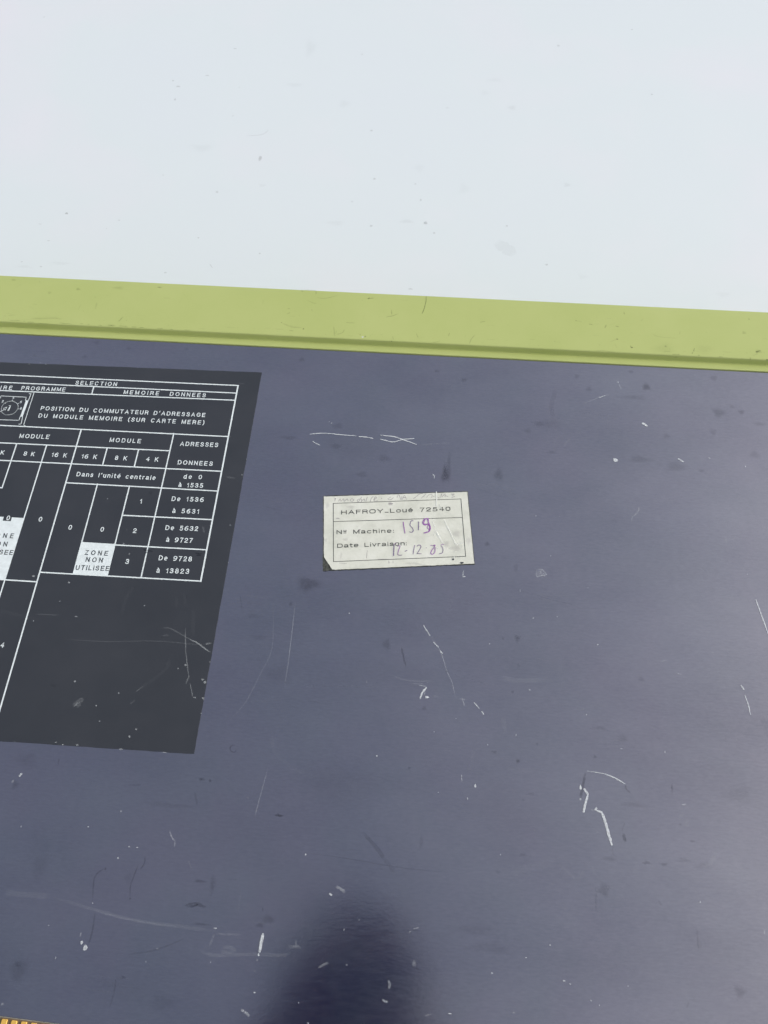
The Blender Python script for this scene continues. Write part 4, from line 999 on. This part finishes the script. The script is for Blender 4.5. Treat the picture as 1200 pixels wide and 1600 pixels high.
def marks_mesh(name, data, z, mat, parent, taper=True, jit=0.06):
    V, F, K = [], [], []
    zi = z
    for kind, c, a, wd, pts in data:
        if parent.name.startswith('cover'):
            if kind == 'd':
                q_ = random.uniform(0.5, 1.0); wd = (wd[0] * 0.85 * q_, wd[1] * 0.5 / q_)
                if max(wd) < 0.55: a *= random.uniform(0.55, 1.0)
            elif kind == 's' and c == 'w' and wd > 0.7: wd *= 0.88
        if kind != 's' and parent.name.startswith('tabletop'): a *= 0.5
        if parent.name.startswith('information'): a *= 0.85
        if mat is M_PEN: wd = wd * 0.78 if kind == 's' else wd
        if mat is M_PEN and kind == 'b': a *= 0.6
        zi += 0.0005; col = COL[c]
        if mat is M_WEAR: a = a ** 2.0 if c == 'w' else (a * 0.45 if c in 'kg' and kind == 'b' else a * (0.38 if parent.name.startswith('cover') else 0.75))
        if kind == 's':
            P = catmull([Vector(p) for p in pts]); n = len(P); base = len(V)
            seed = random.random() * 100
            for i, p in enumerate(P):
                d = (P[min(i + 1, n - 1)] - P[max(i - 1, 0)])
                d = d.normalized() if d.length > 1e-9 else Vector((1, 0)); nn = Vector((-d.y, d.x))
                t = min(i, n - 1 - i) / max(1, n - 1) * 2
                wv = wd * (0.62 + 0.38 * min(1, t * 3) if taper else 1) * random.uniform(0.8, 1.15) / 2
                p = p + nn * random.uniform(-jit, jit)
                aa = a * random.uniform(0.8, 1.0)
                if taper and a < 0.6: aa *= min(1, 0.25 + t * 2.2)
                for s_ in (-1, 1):
                    q = p + nn * wv * s_; V.append((q.x * MM, q.y * MM, zi * MM)); K.append((*col, aa))
                if i: k = base + 2 * i; F.append((k - 2, k, k + 1, k - 1))
        else:
            p = Vector(pts[0]); rx, ry = wd; soft = kind == 'b'; n = 18 if soft else 8; base = len(V)
            V.append((p.x * MM, p.y * MM, zi * MM)); K.append((*col, a * (0.8 if soft else 1)))
            ph = random.random() * 6.28
            rings = ((0.5, 0.62), (0.8, 0.2), (1.1, 0.0)) if soft else ((1.0, 1.0),)
            amp = [1 + 0.16 * math.sin(3 * 6.283 * i / n + ph) + random.uniform(-0.1, 0.1) for i in range(n)]
            for (rr, al) in rings:
                for i in range(n):
                    t = 6.283185 * i / n; f = rr * amp[i]
                    V.append(((p.x + rx * f * math.cos(t)) * MM, (p.y + ry * f * math.sin(t)) * MM, zi * MM)); K.append((*col, a * al))
            for i in range(n):
                j = (i + 1) % n; F.append((base, base + 1 + i, base + 1 + j))
                for q in range(len(rings) - 1):
                    o1 = base + 1 + q * n; o2 = o1 + n; F.append((o1 + i, o2 + i, o2 + j, o1 + j))
    me = bpy.data.meshes.new(name); me.from_pydata(V, [], F)
    at = me.color_attributes.new('mark', 'FLOAT_COLOR', 'POINT')
    at.data.foreach_set('color', [x for k in K for x in k])
    o = obj(name, me, mat, parent); o['kind'] = 'stuff'
    return o

# ------------------------------------------------------------------ ground and table
b = bmesh.new(); bmesh.ops.create_grid(b, x_segments=8, y_segments=8, size=60)
g = obj('ground', b, M_GROUND); g.location = (0, 0, -0.84); g['kind'] = 'structure'
TZ = -0.06
table = thing('table', 'white laminate table with small grey specks, under the green and dark blue machine lid', 'table', (0, 0, -0.84))
def tchild(o): o.location = (0, 0, 0.84); return o
b = prism(rectpts(-1.1, 1.0, -0.17, 1.25, 0.03), TZ - 0.03, TZ, 0.002)
tt = tchild(obj('tabletop', b, M_WHITE, table))
for sx, sy in ((-1, 0), (1, 0), (-1, 1), (1, 1)):
    b = prism(rectpts(-0.05 + sx * 1.0 - 0.025, -0.05 + sx * 1.0 + 0.025, sy * 1.25 - 0.12, sy * 1.25 - 0.07, 0.006), -0.84, TZ - 0.031)
    tchild(obj('leg', b, M_LEG, table))
marks_mesh('specks', MARKS['table'] , TZ / MM + 0.02, M_WEAR, tt)

# ------------------------------------------------------------------ machine
OX0, OX1, OY0, OY1 = -0.375, 0.345, -0.112, 0.3302
mach = thing('machine', 'flat machine with dark blue scratched lid in a pale green enamelled frame', 'machine', (0, 0, TZ))
def mc(o): o.location = (0, 0, -TZ); return o
def ring(profile, r=0.010, n=6):
    """sweep a (inset, z) profile in mm round the outer rectangle"""
    b = bmesh.new(); rows = []
    for d, z in profile:
        d *= MM; rr = max(0.0006, r - d * 0.9) if d < 0.010 else 0.0012
        rows.append([b.verts.new((x, y, z * MM)) for x, y in rectpts(OX0 + d, OX1 - d, OY0 + d, OY1 - d, rr, n)])
    N = len(rows[0])
    for a_, c_ in zip(rows, rows[1:]):
        for i in range(N): b.faces.new((a_[i], a_[(i + 1) % N], c_[(i + 1) % N], c_[i]))
    bmesh.ops.recalc_face_normals(b, faces=b.faces); return b
arc = lambda cx, cz, r, a0, a1, n: [(cx + r * math.cos(R(a0 + (a1 - a0) * k / n)), cz + r * math.sin(R(a0 + (a1 - a0) * k / n))) for k in range(n + 1)]
prof = [(0, -15)] + arc(0.8, 3.2, 0.8, 180, 90, 4) + [(8, 4.02), (20, 4.0), (31.2, 4.0)] + arc(32.6, 3.3, 0.75, 95, 10, 5) + \
       [(33.4, 2.4), (33.45, 0.6), (33.55, 0.1), (33.75, -0.1), (33.95, 0.0), (34.15, 0.3), (34.5, 0.45), (35.3, 0.5), (36.3, 0.58), (37.6, 0.62)] + arc(37.95, 0.35, 0.27, 85, 0, 4) + [(38.25, -2.0)]
rim = mc(smooth(obj('rim', ring(prof), M_GREEN, mach)))
rim['label'] = 'pale green enamelled rim with a narrow groove along the lid'
rim_marks = [(k, ('d' if c == 'k' else c), min(1, a * 1.0), wd, p) for k, c, a, wd, p in MARKS['rim']]
for i in range(170):
    x = random.uniform(-250, 195); y = random.choice((random.uniform(298.5, 302), random.uniform(299, 329))); l = random.uniform(0.4, 5); a_ = random.choice((0, 0, random.uniform(0, 3.1)))
    if random.random() < 0.5: rim_marks.append(('d', 'd', random.uniform(0.1, 0.5), (random.uniform(0.1, 0.35), random.uniform(0.08, 0.2)), [(x, y)]))
    else: rim_marks.append(('s', random.choice('ddw'), random.uniform(0.06, 0.3), random.uniform(0.15, 0.4), [(x, y), (x + l * math.cos(a_) / 2, y + l * math.sin(a_) / 2 + random.uniform(-.3, .3)), (x + l * math.cos(a_), min(329, y + l * math.sin(a_)))]))
marks_mesh('chips_and_cracks', rim_marks, 4.03, M_WEAR, rim)
body = bmesh.new()
pts = rectpts(OX0 + 0.0015, OX1 - 0.0015, OY0 + 0.0015, OY1 - 0.0015, 0.009)
mc(obj('casing', prism(pts, TZ + 0.004, -0.0152), M_GREEN, mach))
for sx in (0.1, 0.9):
    for sy in (0.12, 0.88):
        bb = bmesh.new(); bmesh.ops.create_cone(bb, cap_ends=True, segments=20, radius1=0.012, radius2=0.014, depth=0.004,
            matrix=Matrix.Translation((OX0 + (OX1 - OX0) * sx, OY0 + (OY1 - OY0) * sy, TZ + 0.002)))
        mc(obj('foot', bb, M_INKD, mach))
LX0, LX1, LY0, LY1 = OX0 + 0.0384, OX1 - 0.0384, OY0 + 0.0384, OY1 - 0.0384
lid = mc(obj('cover_panel', prism(rectpts(LX0, LX1, LY0, LY1, 0.0012, 3), -0.003, 0, 0.0004), M_LID, mach))
lid['label'] = 'dark blue half-gloss cover panel covered in fine scratches'
# micro wear over the whole lid
extra = []
for i in range(130):
    x = random.uniform(-250, 215); y = random.uniform(-35, 288); k = random.random()
    if k < 0.42: extra.append(('d', 'w', random.uniform(0.25, 0.75), (random.uniform(0.07, 0.16), random.uniform(0.07, 0.15)), [(x, y)]))
    elif k < 0.60: extra.append(('d', 'k', random.uniform(0.1, 0.4), (random.uniform(0.1, 0.28), random.uniform(0.1, 0.22)), [(x, y)]))
    elif k < 0.88:
        l = random.uniform(1.2, 9) * random.choice((1, 1, 1.8)); s_ = random.uniform(-0.12, 0.12)
        extra.append(('s', random.choice('kkw'), random.uniform(0.07, 0.22), random.uniform(0.12, 0.4), [(x, y), (x + l / 2, y + l * s_ / 2 + random.uniform(-.3, .3)), (x + l, y + l * s_)]))
    elif k < 0.95:
        l = random.uniform(3, 14); a_ = random.uniform(0, math.pi)
        extra.append(('s', 'w', random.uniform(0.05, 0.16), random.uniform(0.15, 0.3), [(x, y), (x + l * math.cos(a_) / 2 + random.uniform(-1, 1), y + l * math.sin(a_) / 2), (x + l * math.cos(a_), y + l * math.sin(a_))]))
    else:
        extra.append(('b', random.choice('kww'), random.uniform(0.05, 0.2), (random.uniform(3, 16), random.uniform(2, 9)), [(x, y)]))
def on_panel(p): return p[0] < -86.5 and 73 < p[1] < 276
for i in range(36):       # broad faint scuffing, mostly sideways
    x = random.uniform(-230, 200); y = random.uniform(-30, 285); a_ = random.uniform(-0.35, 0.2); l = random.uniform(8, 26)
    for k in range(random.randint(3, 7)):
        ox, oy, f = random.uniform(-5, 5), random.uniform(-3.5, 3.5), random.uniform(0.4, 1)
        extra.append(('s', random.choice('wwk'), random.uniform(0.08, 0.17), random.uniform(0.12, 0.5),
            [(x + ox, y + oy), (x + ox + l * f / 2, y + oy + l * f * a_ / 2 + random.uniform(-.5, .5)), (x + ox + l * f, y + oy + l * f * a_)]))
for i in range(22): extra.append(('b', random.choice('wkk'), random.uniform(0.06, 0.15), (random.uniform(10, 38), random.uniform(6, 24)), [(random.uniform(-230, 200), random.uniform(-30, 285))]))
lidmarks = [q for q in extra if not any(on_panel(p) for p in q[4])] + MARKS['lid']
marks_mesh('scratches_and_stains', lidmarks, 0.02, M_WEAR, lid)

# ---- printed information sheet
IZ = 0.20
ip = PTS['info']; xr0, xr1 = ip[1], ip[2]
top_l = (-262.0, 271.6); bot_l = (-262.0, 74.0)
n = 60; edge = []
def wob(p, q, n, amp=0.10):
    out = []
    for i in range(n):
        t = i / n; out.append(((p[0] + (q[0] - p[0]) * t + random.uniform(-amp, amp)) * MM, (p[1] + (q[1] - p[1]) * t + random.uniform(-amp, amp)) * MM))
    return out
outline = wob(top_l, bot_l, 30) + wob(bot_l, xr1, 50) + wob(xr1, xr0, 70) + wob(xr0, top_l, 50)
info = mc(obj('information_sheet', prism(outline, 0.00005, IZ * MM), M_INFO, mach))
info['label'] = 'dark grey printed sheet with a white table of memory addresses'
X = {'r': -99.3, 'a': -127.3, 'b': -143.2, 'c': -159.2, 'd': -175.0, 'e': -190.2, 'f': -205.6, 'l': -250.0}
Yv = {0: 264.8, 1: 259.8, 2: 254.7, 3: 232.8, 4: 222.2, 5: 212.0, 6: 200.9, 7: 185.0, 8: 169.0, 9: 152.6}
LZ = IZ + 0.03; lb = bmesh.new()
H = lambda x0, x1, y, dy=0.0, w_=0.62: line(lb, (X.get(x0, x0), y - dy), (X.get(x1, x1), y), w_, LZ)
Vv = lambda x, y0, y1, w_=0.62: line(lb, (X.get(x, x), y0), (X.get(x, x), y1), w_, LZ + 0.004)
H('l', 'r', 265.1, 1.4); H('l', 'r', 260.2, 1.3); H('l', 'r', 255.6, 2.2); H('l', 'r', 233.0, 1.1)
H('l', 'a', 222.6, 1.3); H('l', 'r', 212.4, 1.3); H('d', 'r', 201.1, 0.3); H('b', 'r', 185.2, 0.5); H('b', 'r', 169.1, 0.4)
H('d', 'r', 153.0, 0.6); H('l', 'd', 147.5); H('l', 'f', 195.9, 0.0)
Vv('r', 265.1, 153.0, 0.75); Vv('a', 233.0, 152.8); Vv('b', 222.4, 212.2); Vv('c', 222.2, 212.1); Vv('b', 201, 153); Vv('c', 201, 153); Vv('d', 231.9, 74.6 + 3, 0.68)
Vv('e', 221.8, 86); Vv('f', 221.5, 196); Vv(-174.9, 259.4, 255.0); Vv('l', 263.8, 120)
for zx0, zx1, zy0, zy1 in ((-159.5, -142.9, 152.4, 169.2), (-208.0, -189.9, 147.2, 180.0)):
    vs = [lb.verts.new((x * MM, y * MM, (LZ + 0.008) * MM)) for x, y in rectpts(zx0, zx1, zy0, zy1)]; lb.faces.new(vs)
obj('table_lines', lb, M_INKW, info)
bb = bmesh.new(); vs = [bb.verts.new((x * MM, y * MM, (LZ + 0.012) * MM)) for x, y in rectpts(-200.1, -196.1, 177.9, 181.8)]; bb.faces.new(vs)
obj('printed_patch', bb, M_INFO, info)
sb = bmesh.new(); WORDS = []
TZ_ = LZ + 0.02
PZ = 0.34      # top of the paper label
for s_, x0, y0, x1, y1, cap, sty in TEXTS:
    wb, kb, lab = bmesh.new(), bmesh.new(), bmesh.new()
    if sty == 'w': text_bm(wb, s_, x0, y0, x1, y1, cap, TZ_, 0.175)
    elif sty == 's': text_bm(sb, s_, x0, y0, x1, y1, cap, TZ_, 0.19)
    elif sty == 'k': text_bm(kb, s_, x0, y0, x1, y1, cap, TZ_, 0.19)
    else: text_bm(lab, s_, x0, y0, x1, y1, cap, PZ + 0.05, 0.18, 1.75, SQUARE)
    for bq, mq, pq in ((wb, M_INKW, info), (kb, M_INKD, info), (lab, M_INKL, 'paper')):
        if len(bq.verts): WORDS.append((bq, mq, pq))
wb = bmesh.new(); text_bm(wb, 'MEMOIRE', -236.5, 254.0, -217.6, 254.6, 2.6, TZ_, 0.175); WORDS.append((wb, M_INKW, info))
for s_, y, hw in (('ZONE', 163.6, 6.0), ('NON', 160.0, 4.2), ('UTILISEE', 155.4, 8.2)):
    yy = {'ZONE': 168.9, 'NON': 164.4, 'UTILISEE': 160.2}[s_]
    kb = bmesh.new(); text_bm(kb, s_, -198.4 - hw, yy - 0.2, -198.4 + hw, yy, 2.6, TZ_, 0.19); WORDS.append((kb, M_INKD, info))
for bq, mq, pq in WORDS:
    if pq is info: obj('lettering', bq, mq, info)
for l in SWITCH_LINES:
    for p, q in zip(l, l[1:]): line(sb, p, q, 0.32, TZ_ - 0.006)
dl = catmull([Vector(p) for p in DIAL + DIAL[:1]], 4)
for p, q in zip(dl, dl[1:]): line(sb, p, q, 0.34, TZ_ - 0.003)
vs = [sb.verts.new((x * MM, y * MM, (TZ_ - 0.004) * MM)) for x, y in BAR]; sb.faces.new(vs)
obj('switch_drawing', sb, M_INKW, info)
edge_specks = [('d', random.choice('wk'), random.uniform(0.3, 0.9), (random.uniform(0.08, 0.35), random.uniform(0.08, 0.2)), [(v[0] / MM + random.uniform(-0.35, 0.1), v[1] / MM + random.uniform(-0.1, 0.3))]) for v in outline[30:160] if random.random() < 0.22]
marks_mesh('scratches_and_stains', MARKS['info'] + edge_specks, TZ_ + 0.06, M_WEAR, info)

# ---- paper label
pp = PTS['paper']
paper_out = wob(pp[0], pp[4], 20, 0.06) + wob(pp[4], pp[3], 8, 0.12) + wob(pp[3], pp[2], 50, 0.08)
paper_out += wob(pp[2], pp[1], 24, 0.05) + wob(pp[1], pp[0], 40, 0.05)
paper = mc(obj('paper_label', prism(paper_out, 0.00022, PZ * MM), M_PAPER, mach))
paper['label'] = 'aged white paper label with printed machine number and purple handwriting'
gp = PTS['glue']
go = wob(gp[0], gp[3], 40, 0.16) + wob(gp[3], gp[2], 70, 0.22) + wob(gp[2], gp[1], 40, 0.1) + wob(gp[1], gp[0], 60, 0.1)
obj('dried_glue', prism(go, 0.00015, 0.00021), M_GLUE, paper)
fb = bmesh.new(); fr = PTS['frame']
for i in range(4): line(fb, fr[i], fr[(i + 1) % 4], 0.30, PZ + 0.03)
line(fb, *PTS['div'], 0.30, PZ + 0.034)
obj('printed_frame', fb, M_INKL, paper)
for bq, mq, pq in WORDS:
    if pq == 'paper': obj('lettering', bq, mq, paper)
marks_mesh('handwriting', MARKS['ink'], PZ + 0.11, M_PEN, paper, taper=False, jit=0.03)

# ---- strip of gold contacts along the front of the lid
conn = mc(obj('contact_strip', prism(rectpts(-0.1458, -0.055, -0.062, -0.0233, 0.0004, 2), 0.0002, 0.0013, 0.0002), M_FRAME, mach))
for v_ in conn.data.vertices: v_.co.x += 0.1425; v_.co.y += 0.0234
conn.location = (-0.1425, -0.0236, -TZ); conn.rotation_euler = (0, 0, R(-2.2))
def cs(b): b.transform(Matrix.Translation((0.1425, 0.0234, 0))); return b
conn['label'] = 'brown strip of upright gold contacts with a pale edge'
obj('strip_core', cs(prism(rectpts(-0.1416, -0.0565, -0.060, -0.0235, 0.0004, 2), 0.0012, 0.0016)), M_SLOT, conn)
me = None
for k in range(22):
    x = -0.1396 + 0.00365 * k
    if me is None:
        b = prism(rectpts(-0.00102, 0.00102, -0.034, -0.0003, 0.0003, 2), 0.0016, 0.0021, 0.0001)
        o = obj('contact', b, M_GOLD, conn); me = o.data
    else: o = obj('contact', me, None, conn)
    o.location = (x + 0.1425, -0.0236 + 0.0234, 0)

# ------------------------------------------------------------------ the photographer, mirrored softly in the lid
def Pc(r, u, f):       # point from the camera: right, up, forward
    return CAM + RIGHT * r - DOWN * u + FWD * f
def skin(name, joints, edges, mat, parent, root=0, sub=2):
    me = bpy.data.meshes.new(name); me.from_pydata([j[0] for j in joints], edges, [])
    o = bpy.data.objects.new(name, me); C.objects.link(o)
    md = o.modifiers.new('Skin', 'SKIN'); md.use_smooth_shade = True
    for i, j in enumerate(joints):
        sv = me.skin_vertices[0].data[i]; r = j[1]; sv.radius = r if isinstance(r, tuple) else (r, r)
        sv.use_root = i == root
    o.modifiers.new('Sub', 'SUBSURF').levels = sub
    bpy.context.view_layer.update()
    m2 = bpy.data.meshes.new_from_object(o.evaluated_get(bpy.context.evaluated_depsgraph_get()))
    bpy.data.objects.remove(o); m2.name = name
    o = obj(name, m2, mat, parent); smooth(o); return o
person = thing('person', 'person in navy shirt leaning over with a phone, a dark reflection in the lid', 'person', (0, -0.62, -0.84))
def pc(o): o.location = -Vector(person.location); return o
V3 = Vector
sh = V3((0, -0.22, 0.56)); hip = V3((-0.02, -0.56, 0.12)); head = V3((-0.045, -0.052, 0.75))
J = [(hip, (0.15, 0.11)), (hip + (sh - hip) * 0.35, (0.13, 0.10)), (hip + (sh - hip) * 0.75, (0.16, 0.11)), (sh, (0.13, 0.09)),
     (V3((-0.03, -0.15, 0.63)), 0.052), (V3((-0.04, -0.11, 0.68)), 0.05),
     (V3((-0.17, -0.22, 0.54)), 0.062), (V3((-0.25, -0.24, 0.33)), 0.045), (Pc(-0.105, -0.085, -0.015), 0.028),
     (V3((0.17, -0.22, 0.54)), 0.062), (V3((0.24, -0.26, 0.33)), 0.045), (Pc(0.080, -0.150, -0.020), 0.028),
     (V3((-0.12, -0.58, 0.02)), 0.095), (V3((-0.13, -0.50, -0.36)), 0.065), (V3((-0.13, -0.60, -0.76)), 0.045), (V3((-0.14, -0.48, -0.80)), 0.035),
     (V3((0.09, -0.58, 0.02)), 0.095), (V3((0.10, -0.52, -0.36)), 0.065), (V3((0.10, -0.62, -0.76)), 0.045), (V3((0.11, -0.50, -0.80)), 0.035)]
E = [(0, 1), (1, 2), (2, 3), (3, 4), (4, 5), (3, 6), (6, 7), (7, 8), (3, 9), (9, 10), (10, 11), (0, 12), (12, 13), (13, 14), (14, 15), (0, 16), (16, 17), (17, 18), (18, 19)]
pc(skin('body', J, E, M_SHIRT, person))
# head
hb = bmesh.new(); bmesh.ops.create_uvsphere(hb, u_segments=28, v_segments=20, radius=1)
face = (V3((0, 0.55, -0.83))).normalized()       # looking down at the phone
up = V3((0, 0.83, 0.55)).normalized(); rt = face.cross(up)
for v in hb.verts:
    x, y, z = v.co     # y forward (face), z up
    wdt = 0.078 * (1 - 0.18 * max(0, -z)); d = 0.098
    q = V3((x * wdt, y * d, z * 0.118))
    if y > 0.55: q.y += 0.022 * math.exp(-((x / 0.18) ** 2 + ((z + 0.12) / 0.22) ** 2)) - 0.007 * (math.exp(-(((abs(x) - 0.36) / 0.14) ** 2 + ((z - 0.08) / 0.11) ** 2)))
    if y > 0.4: q.y += 0.006 * math.exp(-((x / 0.35) ** 2 + ((z + 0.52) / 0.08) ** 2))
    v.co = head + rt * q.x + face * q.y + up * q.z
hd = pc(smooth(obj('head', hb, M_SKIN, person)))
for s_ in (-1, 1):
    eb = bmesh.new(); bmesh.ops.create_uvsphere(eb, u_segments=12, v_segments=8, radius=0.012, matrix=Matrix.Translation(head + rt * 0.03 * s_ + face * 0.084 + up * 0.008)); smooth(obj('eye', eb, M_INKW, hd))
    eb = bmesh.new(); bmesh.ops.create_uvsphere(eb, u_segments=12, v_segments=8, radius=0.022, matrix=Matrix.Translation(head + rt * 0.076 * s_ + up * -0.005) @ Matrix.Diagonal((0.4, 0.8, 1.3, 1))); smooth(obj('ear', eb, M_SKIN, hd))
hb = bmesh.new(); bmesh.ops.create_uvsphere(hb, u_segments=28, v_segments=20, radius=1)
dele = []
for v in hb.verts:
    x, y, z = v.co
    if y > 0.45 and z < 0.45: dele.append(v)
    q = V3((x * 0.088, y * 0.110 - 0.005, z * 0.128 + 0.005)) * (1 + 0.02 * math.sin(40 * x + 23 * z))
    v.co = head + rt * q.x + face * q.y + up * q.z
bmesh.ops.delete(hb, geom=dele, context='VERTS'); smooth(obj('hair', hb, M_HAIR, hd))
# hands: palm and five bent fingers round the edges of the phone
def hand(side, wrist_r, wrist_u):
    s_ = side; w0 = Pc(wrist_r, wrist_u, -0.016)
    edge_r = (0.020 if s_ > 0 else -0.055)
    J = [(w0, 0.021), (Pc(wrist_r - s_ * 0.016, wrist_u + 0.03, -0.020), (0.030, 0.016)), (Pc(wrist_r - s_ * 0.028, wrist_u + 0.055, -0.022), (0.032, 0.014))]
    E = [(0, 1), (1, 2)]
    for k, (ln, du) in enumerate(((0.9, 0.088), (1.0, 0.068), (0.95, 0.048), (0.8, 0.030))):
        i = len(J)
        J += [(Pc(edge_r + s_ * 0.022, wrist_u + du, -0.010), 0.0088), (Pc(edge_r + s_ * 0.006, wrist_u + du + 0.006, 0.002), 0.0080), (Pc(edge_r - s_ * 0.012 * ln, wrist_u + du + 0.008, 0.0035 if s_ < 0 else 0.0035), 0.0070)]
        E += [(2, i), (i, i + 1), (i + 1, i + 2)]
    i = len(J)
    J += [(Pc(wrist_r - s_ * 0.035, wrist_u + 0.05, -0.028), 0.011), (Pc(edge_r - s_ * 0.008, wrist_u + 0.075, -0.020), 0.0095)]
    E += [(1, i), (i, i + 1)]
    return pc(skin('hand', J, E, M_SKIN, person))
hand(-1, -0.100, -0.095); hand(1, 0.074, -0.150)
# phone
phone = thing('phone', 'black phone held above the lid, seen only as a dark reflection', 'phone', Pc(0, 0, -0.006))
prot = rot.to_4x4()
b = prism(rectpts(-0.056, 0.020, -0.135, 0.016, 0.011, 6), -0.004, 0.004, 0.0012)
b.transform(prot); obj('body', b, M_PHONE, phone)
b = prism(rectpts(-0.0165, 0.0145, -0.0185, 0.0125, 0.006, 6), -0.0052, -0.0041); b.transform(prot); obj('lens_panel', b, M_PHONE, phone)
b = prism(rectpts(-0.053, 0.017, -0.132, 0.013, 0.009, 6), 0.0041, 0.0044); b.transform(prot); obj('screen', b, M_PHONE, phone)
